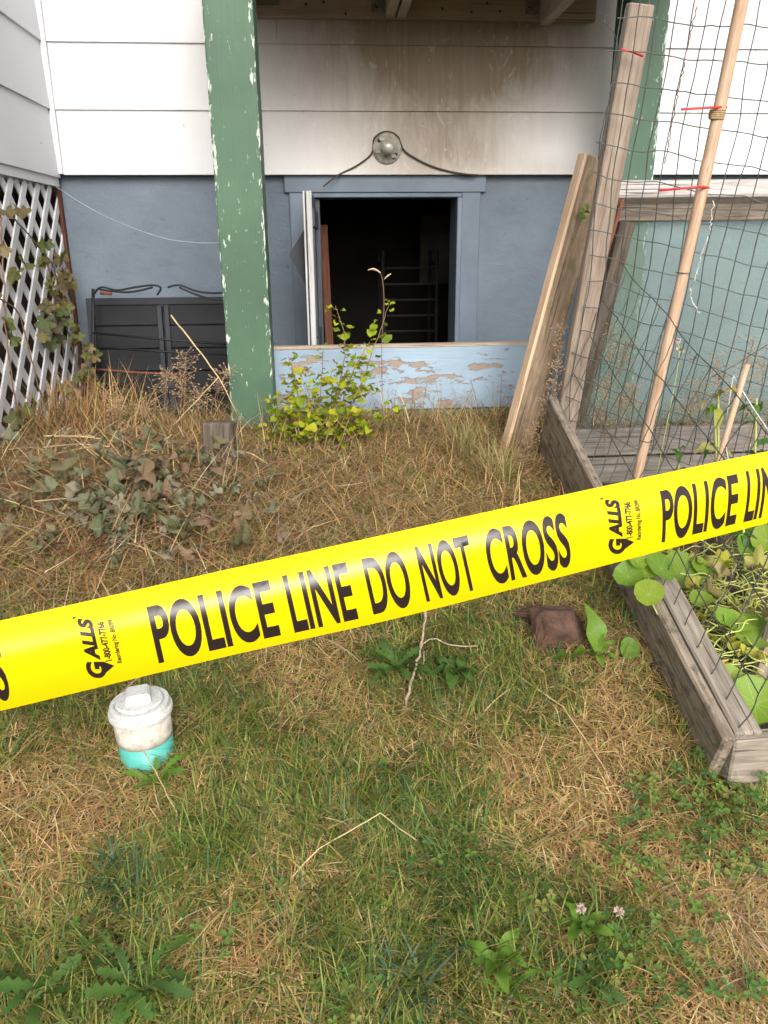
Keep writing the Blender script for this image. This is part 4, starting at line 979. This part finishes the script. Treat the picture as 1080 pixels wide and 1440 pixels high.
stalk('lying_stalk', [gp(385, 1030, .01), gp(600, 895, .03)][:0] or [gp(720, 955, .02), gp(790, 1010, .03), gp(845, 1085, .02), gp(865, 1120, .01)], 'long straw stalk lying on the lawn beside the bed', .0018)
stalk('lying_stalk', [gp(395, 1255, .01), gp(450, 1215, .035), gp(535, 1175, .05), gp(585, 1200, .03)], 'kinked straw stalk lying across green tuft in lawn', .0017)
stalk('lying_stalk', [gp(430, 1343, .02), gp(500, 1372, .02)], 'short pale straw stub in front of the blue green tuft', .0015)
stalk('lying_stalk', [gp(195, 1075, .06), gp(222, 1115, .05), gp(250, 1160, .03), gp(262, 1240, .02)], 'thin straw stalk trailing down from the teal pipe', .0013)
stalk('lying_stalk', [gp(0, 1140, .02), gp(30, 1160, .02), gp(70, 1172, .01)], 'pale straw stalk lying in dry grass left of the pipe', .0014)
stalk('lying_stalk', [gp(380, 787, .01), gp(440, 750, .02), gp(490, 730, .01)], 'straw stalk lying on the bank above the police tape', .0018)
stalk('lying_stalk', [gp(240, 670, .05), gp(290, 730, .05), gp(325, 765, .02)], 'pale green stalk lying over the vine heap', .0022, 'stemgreen')
random.seed(19)
for k_ in range(9):
    an = rad(35 + k_ * 17 + U(-8, 8)); c = gp(858 + U(-14, 14), 1125 + U(-14, 10), .012); d = Vector((math.cos(an), math.sin(an), 0)) * U(.04, .12) * random.choice((1, 1, -.6)); stalk('fan_straw', [c, c + d * .5 + Vector((U(-.006, .006), 0, U(.0, .015))), c + d + Vector((0, 0, U(0, .03)))], 'straw in the fan of dry stalks on the lawn near the bed corner', .0013, 'stemtan', 'straw', 'fan of dry straws')
tw = thing('dead_twig', 'forked dead weed twig lying on the lawn below the tape', 'twig', G(580, 980)); 
m = MB(); m.tube(wavy([gp(566, 1008, .005), gp(580, 970, .03), gp(592, 935, .05), gp(597, 905, .07), gp(598, 890, .08)], 6, jit=.003), [.0016 + .0020 * (1 - i / 25) + (.002 if i in (18, 19, 12) else 0) for i in range(25)], 6); m.build('stem', M['twig'], tw, True)
for pts in ([gp(594, 932, .05), gp(608, 925, .05), gp(640, 930, .04), gp(670, 925, .03)], [gp(585, 955, .035), gp(592, 965, .02), gp(596, 940, .045)], [gp(597, 900, .07), gp(610, 870, .06)]):
    m = MB(); m.tube(wavy(pts, 5, jit=.0025), .0016, 5); m.build('branch', M['twig'], tw, True)

# red brown stone by the bed
def stone(px, py, rx, ry, rz_, label, seed):
    q_ = G(px, py); rr = random.Random(seed); bm = bmesh.new()
    for _ in range(16):
        v = Vector((rr.uniform(-1, 1), rr.uniform(-1, 1), rr.uniform(-1, 1))); k_ = max(abs(v.x), abs(v.y), abs(v.z)); v = v / k_ * rr.uniform(.85, 1.); bm.verts.new((v.x * rx, v.y * ry, v.z * rz_))
    hull = bmesh.ops.convex_hull(bm, input=list(bm.verts)); bmesh.ops.delete(bm, geom=[g_ for g_ in hull['geom_interior'] if isinstance(g_, bmesh.types.BMVert)], context='VERTS')
    bmesh.ops.bevel(bm, geom=list(bm.edges), offset=.004, segments=1, affect='EDGES'); bmesh.ops.triangulate(bm, faces=bm.faces); bmesh.ops.subdivide_edges(bm, edges=list(bm.edges), cuts=2)
    for v in bm.verts: v.co += mnoise.noise_vector(v.co * 60 + Vector((seed, 0, 0))) * .0035
    me = bpy.data.meshes.new('stone'); bm.to_mesh(me); bm.free()
    o = link('stone', me, M['brick'], None, Matrix.Translation((q_.x, q_.y, q_.z + rz_ * .2)) @ Matrix.Rotation(rad(25 * seed), 4, 'Z') @ Matrix.Rotation(rad(12), 4, 'Y')); tag(o, label, 'stone')
stone(788, 900, .085, .055, .07, 'red brown rough stone against the bed side board', 1)
stone(752, 862, .07, .045, .022, 'darker stone half hidden under the yellow tape', 2)

# ------------------------------------------------------------------ weeds
def rosette(px, py, n, sz, label, meshes, mat, seed, pitch=(.1, .6), name='weed_rosette', arc=(0, 6.28), cat='weed'):
    random.seed(seed); q_ = G(px, py); t = thing(name, label, cat, q_)
    for k_ in range(n):
        put_leaf(random.choice(meshes), M[mat], t, q_ + Vector((U(-.012, .012), U(-.012, .012), .020)), arc[0] + (arc[1] - arc[0]) * k_ / n + U(-.25, .25), U(*pitch), U(-.4, .4), U(*sz))
rosette(228, 1112, 10, (.035, .07), 'green dandelion rosette growing against the teal pipe', L_dand, 'leafbright', 41, (.25, .9))
rosette(200, 1400, 15, (.06, .10), 'broad dandelion rosette with toothed leaves in lawn', L_dand, 'leafweed', 42, (.2, .7))
rosette(55, 1410, 9, (.06, .10), 'dark toothed weed beside the broad dandelion rosette', L_dand, 'leafweed', 43, (.2, .8))
rosette(560, 950, 18, (.06, .11), 'deep green weed rosette around the dead twig', L_lance + L_dand, 'leafweed', 44, (.15, .6))
rosette(640, 955, 12, (.05, .08), 'leafy green weed next to the dead twig end', L_dock, 'leafweed', 45, (.15, .6))
rosette(820, 1318, 8, (.035, .06), 'small pale leaved weed under the clover blossoms', L_dock, 'leafbright', 46, (.3, .9))
rosette(700, 1365, 8, (.035, .06), 'pale green broadleaf weed in lawn near the blue green tuft', L_dock, 'leafbright', 47, (.2, .7))
rosette(720, 1400, 7, (.035, .055), 'small toothed weed below the pale broadleaf weed', L_dand, 'leafbright', 48, (.2, .7))
rosette(830, 1390, 9, (.04, .07), 'toothed green weed in clover below the blossoms', L_dand, 'leafweed', 49, (.2, .6))
def dock():
    random.seed(51); q_ = G(838, 925); t = thing('dock_plant', 'upright bright green dock beside the red brown stone', 'weed', q_)
    for hd, pt_, sz, rl in ((1.8, 1.25, .118, .1), (1.2, 1.15, .082, -.2), (3.6, .35, .085, .2), (4.6, .3, .06, 0.), (5.6, .3, .05, 0), (.4, .5, .06, .2)):
        put_leaf(random.choice(L_dock), M['leafbright'], t, q_ + Vector((0, 0, .008)), hd, pt_, rl, sz, squash=.95)
    put_leaf(L_nas[1], M['leafbright'], t, gp(884, 925, .02), rad(80), rad(48), 0, .026, squash=.85); put_leaf(L_dock[0], M['leafbright'], t, gp(815, 935, .02), 3.3, .2, .3, .07, squash=1.6)
dock()
def tuft(px, py, n, L, w_, label, cols, seed, lift=(.5, 1.3), sp_=.018):
    global rng
    q_ = G(px, py); n_ = n; pos = np.tile(np.array(q_), (n_, 1)) + np.concatenate([rng.normal(0, sp_, (n_, 2)), np.zeros((n_, 1))], 1); pos[:, 2] = ground(pos[:, 0], pos[:, 1])
    o = ribbons('grass_tuft', M['grass'], pos, rng.uniform(0, 6.28, n_), rng.uniform(L * .5, L, n_), rng.uniform(w_ * .6, w_, n_), rng.uniform(*lift, n_), rng.uniform(.2, 1.1, n_), pal(n_, cols), 5)
    tag(o, label, 'grass tuft'); del o['kind']
tuft(170, 1250, 60, .125, .0058, 'blue green coarse grass tuft in dry lawn', [(.06, .125, .07), (.075, .14, .075), (.09, .15, .06)], 1)
tuft(578, 1385, 42, .115, .006, 'blue green upright grass tuft between broadleaf weeds', [(.07, .14, .085), (.085, .155, .09)], 2)
tuft(640, 1215, 190, .15, .0048, 'sprawling green grass tuft under the kinked straw', [(.085, .16, .045), (.10, .18, .05), (.14, .21, .055)], 3, (.2, .9), .04)
tuft(300, 1200, 170, .10, .0036, 'fresh light green grass tuft right of the coarse tuft', [(.15, .225, .045), (.19, .25, .05)], 4, (.5, 1.3), .03)
tuft(700, 680, 160, .22, .003, 'tall dry grass clump under the blue plank', [(.34, .28, .13), (.26, .24, .09), (.42, .33, .17)], 5, (.7, 1.4))
tuft(650, 640, 130, .2, .003, 'olive tall grass clump close to the leaning timber', [(.24, .22, .09), (.18, .18, .06), (.38, .30, .15)], 6, (.7, 1.4))
tuft(1040, 1290, 520, .13, .0030, 'bleached hay tuft beside the clover patch', [(.46, .35, .20), (.40, .29, .16), (.52, .42, .27), (.30, .20, .11)], 7, (.02, .55), .05)

# clover patch (uncountable small trefoils)
def clover():
    random.seed(61); V, F, Cc = [], [], []
    spots = [(930, 1130, 60, 34), (990, 1200, 70, 42), (1050, 1140, 50, 34), (900, 1210, 60, 20), (850, 1230, 60, 14), (1000, 1110, 40, 22), (540, 1110, 60, 10), (640, 1230, 60, 12), (870, 1340, 60, 26), (960, 1370, 70, 26), (830, 1390, 60, 18), (450, 1420, 90, 14), (120, 1330, 60, 12), (1060, 1230, 40, 16), (960, 1300, 60, 16), (780, 1290, 50, 10), (300, 1330, 100, 10), (1040, 1420, 60, 14), (640, 1080, 80, 8)]
    for cx, cy, r, n in spots:
        for _ in range(n):
            px, py = random.gauss(cx, r * .5), random.gauss(cy, r * .4)
            if not (0 < px < 1180): continue
            q_ = G(px, py)
            if in_bed(np.array(q_.x), np.array(q_.y)): continue
            q_.z += U(.018, .05); hd = U(0, 6.28); s_ = U(.0055, .0115); col = random.choice([(.08, .165, .035), (.11, .20, .04), (.16, .24, .05), (.07, .14, .04), (.22, .24, .06)]); tl = Vector((U(-.35, .35), U(-.5, .2), 1)).normalized()
            R = tl.to_track_quat('Z', 'Y').to_matrix()
            for k_ in range(3):
                a0 = hd + k_ * 2.094; n0 = len(V)
                for (u_, v_, z_) in ((0, 0, 0), (.55, .42, .1), (1., .42, .12), (1.12, .2, .05), (1.02, 0, .0), (1.12, -.2, .05), (1., -.42, .12), (.55, -.42, .1)):
                    p = Vector((math.cos(a0) * u_ - math.sin(a0) * v_, math.sin(a0) * u_ + math.cos(a0) * v_, z_)) * s_ * 1.15
                    V.append(tuple(q_ + R @ p)); Cc.append((*col, 1))
                F += [(n0, n0 + 1, n0 + 2, n0 + 3, n0 + 4), (n0, n0 + 4, n0 + 5, n0 + 6, n0 + 7)]
    me = bpy.data.meshes.new('clover'); me.from_pydata(V, [], F); me.update(); at = me.attributes.new('Col', 'FLOAT_COLOR', 'POINT'); at.data.foreach_set('color', np.array(Cc, np.float32).reshape(-1))
    o = link('clover_patch', me, M['clover']); o['kind'] = 'stuff'; tag(o, 'small green clover leaves spread through the lawn', 'clover')
clover()
def clover_flower(px, py, label):
    random.seed(px); b = G(px + 6, py + 30); top = gp(px, py, .0); top = P(px, py, b.y); t = thing('clover_blossom', label, 'flower', b)
    m = MB(); m.tube(wavy([b, b.lerp(top, .5) + Vector((.004, 0, 0)), top], 4), .0011, 5); m.build('stem', M['stemgreen'], t)
    m = MB()
    for k_ in range(34):
        a_ = U(0, 6.28); e = U(-.5, 1.2); d = Vector((math.cos(a_) * math.cos(e), math.sin(a_) * math.cos(e), math.sin(e))); m.tube([top + d * .002, top + d * .006, top + d * .0095], [.0009, .0014, .0005], 4)
    m.build('petals', M['flower'], t)
clover_flower(817, 1278, 'browning white clover blossom on lawn'); clover_flower(870, 1282, 'pinkish white clover blossom with upright stem')

# tall seed heads: left of the shutter, by the mesh
def seed_grass(label, pts_list, seed, yrange, mat='seed', spread=.042, nsp=60, cat='dry grass'):
    random.seed(seed); px, py = pts_list[0][0]; y = yrange[0]; b = P(px, py, y); b.z = gz(b.x, b.y); t = thing('seed_grass', label, cat, b)
    for (x0, y0), (x1, y1) in pts_list:
        y = U(*yrange); a_ = P(x0, y0, y); a_.z = min(a_.z, gz(a_.x, a_.y)); c = P(x1, y1, y); mid = a_.lerp(c, .55) + Vector((U(-.02, .02), U(-.02, .02), .01))
        w_ = wavy([a_, mid, c], 7); m = MB(); m.tube(w_, .0011, 4); m.build('stalk', M['stembrown'], t)
        m = MB()
        for k_ in range(nsp):
            q_ = w_[-1].lerp(w_[-6], random.random()); o_ = Vector((random.gauss(0, spread * .5), random.gauss(0, spread * .5), random.gauss(.004, spread * .4))); p = q_ + o_
            m.tube([q_, p], .0004, 3); m.tube([p, p + o_.normalized() * .004, p + o_.normalized() * .008], [.0008, .0023, .0006], 4)
        m.build('panicle', M[mat], t)
seed_grass('brown feathery dry seed heads before the dark shutter', [((195, 640), (155, 555)), ((215, 640), (200, 565)), ((225, 640), (235, 520)), ((250, 640), (262, 495)), ((265, 640), (250, 530)), ((270, 640), (285, 545)), ((285, 640), (320, 520)), ((180, 640), (170, 580)), ((205, 645), (185, 600))], 71, (2.62, 2.78))
seed_grass('dry tan seed heads standing before the leaning timber', [((733, 690), (750, 600)), ((740, 690), (770, 560)), ((745, 690), (785, 500)), ((742, 690), (740, 630)), ((755, 700), (790, 455)), ((730, 690), (728, 640)), ((748, 700), (762, 645))], 72, (2.44, 2.54), spread=.025)
seed_grass('dry tan seed heads inside the mesh before the glazed frame', [((850, 640), (860, 460)), ((855, 640), (880, 480)), ((845, 640), (850, 530)), ((860, 640), (875, 560)), ((848, 640), (842, 580)), ((865, 640), (890, 540))], 73, (2.52, 2.58), spread=.03)
seed_grass('brown speckled dry flower heads near the thin cane', [((1000, 640), (1010, 500)), ((1030, 640), (1060, 480)), ((1040, 640), (1075, 500)), ((990, 640), (985, 530)), ((1050, 640), (1065, 560)), ((1010, 640), (1030, 540)), ((975, 640), (970, 560))], 74, (2.30, 2.5), spread=.05)
seed_grass('thin dry weeds against the blue plank', [((585, 640), (600, 540)), ((600, 640), (640, 560)), ((640, 640), (665, 545)), ((560, 640), (550, 560)), ((690, 640), (705, 530)), ((680, 640), (720, 560))], 75, (2.85, 2.95), spread=.02, nsp=8)

# ------------------------------------------------------------------ lawn: dry thatch, green blades, taller straw
BL = []
for px, py, r, g in ((80, 1000, .16, .30), (300, 970, .18, .35), (610, 930, .20, .55), (650, 1190, .20, .45), (180, 1250, .08, .3), (580, 1350, .13, .35), (300, 1180, .10, .45), (950, 1140, .16, .3), (150, 1410, .14, .5), (490, 1110, .12, .35), (450, 780, .10, .25), (860, 1330, .12, .35), (460, 1330, .12, .3), (60, 1400, .1, .4), (330, 1050, .1, .2),
                     (430, 930, .15, -.45), (720, 1090, .14, -.35), (860, 1120, .14, -.6), (1030, 1300, .13, -.9), (1050, 1420, .14, -.6), (60, 1190, .12, -.45), (320, 1350, .12, -.4), (110, 1130, .12, -.4), (760, 1200, .1, -.3), (560, 1050, .1, -.25), (900, 1000, .15, -.3), (300, 1300, .07, -.3)):
    q_ = G(px, py); BL.append((q_.x, q_.y, r, g))
def greenness(x, y):
    n = np.array([mnoise.noise(Vector((a_ * 6, b_ * 6, 0))) + .6 * mnoise.noise(Vector((a_ * 17, b_ * 17, 4))) + .35 * mnoise.noise(Vector((a_ * 50, b_ * 50, 9))) for a_, b_ in zip(x, y)])
    g = .38 + .42 * n
    for bx, by, r, k_ in BL: g = g + k_ * np.exp(-((x - bx) ** 2 + (y - by) ** 2) / r ** 2)
    return g - .42 * np.clip((y - 1.75) / .35, 0, 1)
def scatter(n, far=False):
    y = rng.uniform(.62, 3.02, n * 3); 
    x = rng.uniform(-1.75, 2.2, n * 3); keep = (np.abs(x - .02 - .07 * y) < .44 + .44 * y) & ~in_bed(x, y) & (x > XC + .0) & (((x - pbx) ** 2 + (y - pby) ** 2) > .056 ** 2)
    d = np.clip(1.25 - .28 * y, .35, 1.); keep &= rng.random(n * 3) < d
    return x[keep][:n], y[keep][:n]
# thatch: flat dead blades
x, y = scatter(115000); g = greenness(x, y); kp = rng.random(len(x)) < np.clip(1.15 - .75 * g, .25, 1); x, y, g = x[kp], y[kp], g[kp]; n = len(x)
z = ground(x, y) + rng.uniform(-.004, .012, n)
far_ = np.clip((y - 1.6) / 1.2, 0, 1)
cst = pal(n, STRAW); br = rng.random(n) < .55 * far_; cst[br] = pal(int(br.sum()), [(.25, .15, .08), (.20, .13, .08), (.32, .21, .12), (.17, .10, .055), (.24, .20, .10)])
tag(ribbons('dry_thatch', M['straw'], np.stack([x, y, z], 1), rng.uniform(0, 6.28, n), rng.uniform(.02, .08, n) * (1 + far_ * .5), rng.uniform(.0011, .0029, n), rng.uniform(-.08, .55, n), rng.uniform(0, 1.0, n), cst, 3), 'short dead straw coloured thatch covering the lawn', 'dry grass')
# green blades
x, y = scatter(130000); g = greenness(x, y); kp = rng.random(len(x)) < np.clip(g * 1.25, 0.05, 1); x, y, g = x[kp], y[kp], g[kp]; n = len(x)
z = ground(x, y) - .002; c = pal(n, GREEN); dp = rng.random(n) < .13; c[dp] = pal(int(dp.sum()), DEEP)
hd = rng.uniform(0, 6.28, n); cl = np.array([mnoise.noise(Vector((a_ * 9, b_ * 9, 20))) for a_, b_ in zip(x, y)]); hd = hd * .55 + cl * 6
tag(ribbons('lawn_grass', M['grass'], np.stack([x, y, z], 1), hd, rng.uniform(.022, .075, n) * (1.25 - .2 * np.clip(y - .9, 0, 1)), rng.uniform(.0015, .0040, n), rng.uniform(.25, 1.35, n), rng.uniform(.2, 1.4, n), c, 4), 'patchy green lawn grass among dry thatch', 'grass')
# longer curved blades lying through the sward
x, y = scatter(16000); g = greenness(x, y) + rng.normal(0, .15, len(x)); n = len(x); c = pal(n, STRAW, .15); gm = g > .5; c[gm] = pal(int(gm.sum()), GREEN + DEEP)
tag(ribbons('long_blades', M['grass'], np.stack([x, y, ground(x, y)], 1), rng.uniform(0, 6.28, n), rng.uniform(.05, .12, n), rng.uniform(.0016, .0036, n), rng.uniform(.1, .9, n), rng.uniform(.3, 1.6, n), c, 5), 'longer green and straw blades lying through the lawn', 'grass')
# long straw on the bank under the wall
n = 9500; y = rng.uniform(2.0, 3.03, n); x = rng.uniform(-1.1, 1.15, n); kp = ~in_bed(x, y) & (rng.random(n) < .25 + .75 * (y - 2.0)); x, y = x[kp], y[kp]; n = len(x); z = ground(x, y)
c = pal(n, STRAW + [(.22, .20, .08), (.16, .16, .05), (.20, .15, .09), (.15, .10, .06), (.24, .17, .10)]); tag(ribbons('bank_straw', M['straw'], np.stack([x, y, z], 1), rng.uniform(0, 6.28, n), rng.uniform(.05, .15, n) * (1 + .7 * np.clip((y - 2.6) / .3, 0, 1)), rng.uniform(.0012, .0026, n), rng.uniform(.15, 1.35, n), rng.uniform(.3, 1.4, n), c, 5), 'longer dry straw standing on the bank before the house', 'dry grass')
# straw of the heap
n = 4300; x = rng.normal(heapc.x, .32, n); y = rng.normal(heapc.y + .08, .26, n); kp = (x > XC + .03); x, y = x[kp], y[kp]; n = len(x); z = ground(x, y) + rng.uniform(.0, .075, n)
c = pal(n, STRAW[2:6] + [(.28, .20, .13), (.20, .15, .10), (.20, .21, .10), (.16, .10, .06), (.22, .13, .08), (.48, .38, .24)]); tag(ribbons('heap_straw', M['straw'], np.stack([x, y, z], 1), rng.uniform(0, 6.28, n), rng.uniform(.06, .24, n), rng.uniform(.0014, .0036, n), rng.uniform(-.2, .75, n), rng.uniform(0, .9, n), c, 5), 'loose cut straw strewn over the vine heap', 'dry straw')
n = 900; x = rng.uniform(XC + .03, XC + .42, n); y = rng.uniform(2.75, 3.25, n); z = ground(x, y); c = pal(n, STRAW[2:6] + [(.14, .18, .05), (.30, .15, .07), (.20, .12, .07), (.12, .08, .05)])
tag(ribbons('lattice_foot_weeds', M['straw'], np.stack([x, y, z], 1), rng.uniform(0, 6.28, n), rng.uniform(.1, .30, n), rng.uniform(.0018, .005, n), rng.uniform(.6, 1.5, n), rng.uniform(.2, 1.2, n), c, 5), 'rank brown weeds along the foot of the lattice', 'weeds')
# weeds and straw in the well behind the plank
n = 1500; y = rng.uniform(3.05, 3.6, n); x = rng.uniform(-1.05, 1.6, n); z = ground(x, y); c = pal(n, STRAW + GREEN); tag(ribbons('wall_foot_grass', M['straw'], np.stack([x, y, z], 1), rng.uniform(0, 6.28, n), rng.uniform(.04, .14, n), rng.uniform(.001, .0024, n), rng.uniform(.3, 1.4, n), rng.uniform(.2, 1.2, n), c, 4), 'thin weeds along the foot of the blue foundation', 'grass')
# litter of stalks and roots in the bed
n = 5000; x = rng.uniform(NX, B1x, n); y = rng.uniform(NB.y + .06, 2.55, n); kp = in_bed(x - .06, y); x, y = x[kp], y[kp]; n = len(x); z = np.array([soil_z(a_, b_) for a_, b_ in zip(x, y)]) + .004
c = pal(n, [(.38, .36, .12), (.30, .33, .08), (.42, .34, .18), (.20, .14, .08), (.12, .19, .04)]); tag(ribbons('bed_litter', M['straw'], np.stack([x, y, z], 1), rng.uniform(0, 6.28, n), rng.uniform(.03, .10, n), rng.uniform(.0015, .004, n), rng.uniform(-.1, .9, n), rng.uniform(0, 1.2, n), c, 5), 'dry stems and seedlings littering the raised bed soil', 'plant litter')

# ------------------------------------------------------------------ police tape
TW = .0765
edge = [(-700, 1010, 1155, .60), (0, 873, 1000, .655), (300, 805, 927, .675), (540, 752, 874, .70), (800, 694, 808, .735), (1080, 634, 735, .85), (1700, 512, 572, 1.40)]
def tape_frame(px):
    xs = [e[0] for e in edge]; t_ = np.interp(px, xs, [e[1] for e in edge]); b_ = np.interp(px, xs, [e[2] for e in edge]); z_ = np.interp(px, xs, [e[3] for e in edge]); return t_, b_, z_
NPX = np.linspace(-700, 1700, 241)
kk = np.hanning(21); kk /= kk.sum()
def smooth_(a_): return np.convolve(np.pad(a_, 10, mode='reflect', reflect_type='odd'), kk, 'valid')
TT, TB, TZ = [smooth_(np.array([tape_frame(p)[i] for p in NPX])) for i in range(3)]
def tape_pt(px, v, lift=0.):
    """px: position along the tape; v 0 (top edge) .. 1 (bottom edge)"""
    t_, b_, z_ = np.interp(px, NPX, TT), np.interp(px, NPX, TB), np.interp(px, NPX, TZ)
    sl = -.225
    cx, cy = px, (t_ + b_) / 2; hh = (b_ - t_) / 2 / (1 + sl * sl)
    dx, dy = -sl * hh, hh
    s_ = (v - .5) * 2; crest = -.28
    bulge = .016 * ((s_ - crest) ** 2) - .010 * math.exp(-((s_ - crest) / .5) ** 2) * .25
    wob = .0015 * math.sin(px * .011 + 1) * s_ + .001 * math.sin(px * .023)
    return PZ(cx + dx * s_, cy + dy * s_, z_ + bulge + wob - lift)
m = MB(); NV = 20
for p in NPX:
    for j in range(NV + 1): m.v.append(tuple(tape_pt(p, j / NV)))
for i in range(len(NPX) - 1):
    for j in range(NV):
        a_ = i * (NV + 1) + j; m.f.append((a_, a_ + NV + 1, a_ + NV + 2, a_ + 1))
tape = m.build('police_tape', M['tape'], None, True)
tag(tape, 'yellow police tape reading POLICE LINE DO NOT CROSS stretched across the yard', 'barrier tape')
def glyphs(text, shear=0., bold=.02):
    cu = bpy.data.curves.new('lettering', 'FONT'); cu.body = text; cu.size = 1.0; cu.offset = bold; cu.shear = shear; cu.resolution_u = 6
    ob = bpy.data.objects.new('lettering', cu); COL.objects.link(ob); dg = bpy.context.evaluated_depsgraph_get(); dg.update()
    me = bpy.data.meshes.new_from_object(ob.evaluated_get(dg)); bpy.data.objects.remove(ob); bpy.data.curves.remove(cu)
    bm = bmesh.new(); bm.from_mesh(me); bpy.data.meshes.remove(me)
    xs = [v.co.x for v in bm.verts]; ys = [v.co.y for v in bm.verts]; x0, x1, y0, y1 = min(xs), max(xs), min(ys), max(ys)
    for v in bm.verts: v.co = Vector(((v.co.x - x0) / (x1 - x0), (v.co.y - y0) / (y1 - y0), 0))
    return bm
def cutup(bm, nx, ny):
    bmesh.ops.triangulate(bm, faces=bm.faces)
    for i in range(1, nx): bmesh.ops.bisect_plane(bm, geom=list(bm.verts) + list(bm.edges) + list(bm.faces), plane_co=(i / nx, 0, 0), plane_no=(1, 0, 0))
    for i in range(1, ny): bmesh.ops.bisect_plane(bm, geom=list(bm.verts) + list(bm.edges) + list(bm.faces), plane_co=(0, i / ny, 0), plane_no=(0, 1, 0))
def skew(px, v):                         # print runs a little out of true towards the right of the tape
    k_ = max(0., min(1., (px - 650) / 400)); return -30 * k_ * max(0., v - .30) ** 1.5 * 1.3
def put_text(text, u0, u1, v0, v1, name, vertical=False, shear=0., bold=.02, nx=10, ny=8):
    bm = glyphs(text, shear, bold); cutup(bm, nx, ny)
    for vt in bm.verts:
        a_, b_ = vt.co.x, vt.co.y
        if vertical: u, v = u1 + (u0 - u1) * b_, v1 + (v0 - v1) * a_
        else: u, v = u0 + (u1 - u0) * a_, v1 + (v0 - v1) * b_
        vt.co = tape_pt(u + skew(u, v), v, .00035)
    me = bpy.data.meshes.new(name); bm.to_mesh(me); bm.free()
    o = link(name, me, M['ink'], tape); return o
def words(u0, per):
    k_ = per / 745.
    for w_, a_, b_ in (('POLICE', 0, 172), ('LINE', 191, 281), ('DO', 302, 360), ('NOT', 377, 451), ('CROSS', 471, 588)):
        n = len(w_); put_text(w_, u0 + a_ * k_, u0 + b_ * k_, .215, .905, 'lettering', False, 0, .024, max(6, n * 4), 10)
def galls(u0, k_):
    put_text('ALLS', u0 - 4 * k_, u0 + 14 * k_, .175, .70, 'logo_lettering', True, .35, .055, 10, 4)
    put_text('G', u0 - 6 * k_, u0 + 18 * k_, .685, .90, 'logo_lettering', True, .25, .05, 4, 4)
    bm = bmesh.new(); vs_ = [bm.verts.new(tape_pt(u0 + a_ * k_ + skew(u0, b_), b_, .0004)) for a_, b_ in ((16, .72), (29, .80), (16, .86))]; bm.faces.new(vs_); me = bpy.data.meshes.new('logo_dart'); bm.to_mesh(me); bm.free(); link('logo_dart', me, M['ink'], tape)
    put_text("'", u0 - 9 * k_, u0 - 5 * k_, .145, .165, 'logo_lettering', True, 0, .05, 2, 2)
    put_text('1-800-477-7766', u0 + 19 * k_, u0 + 28 * k_, .27, .735, 'phone_lettering', True, 0, .04, 10, 2)
    put_text('Reordering No. BR099', u0 + 33 * k_, u0 + 41 * k_, .27, .79, 'small_lettering', True, .2, .03, 10, 2)
words(213, 745); words(934, 470); words(-602, 770)
galls(121, 1.1); galls(862, 1.05); galls(-650, 1.0)
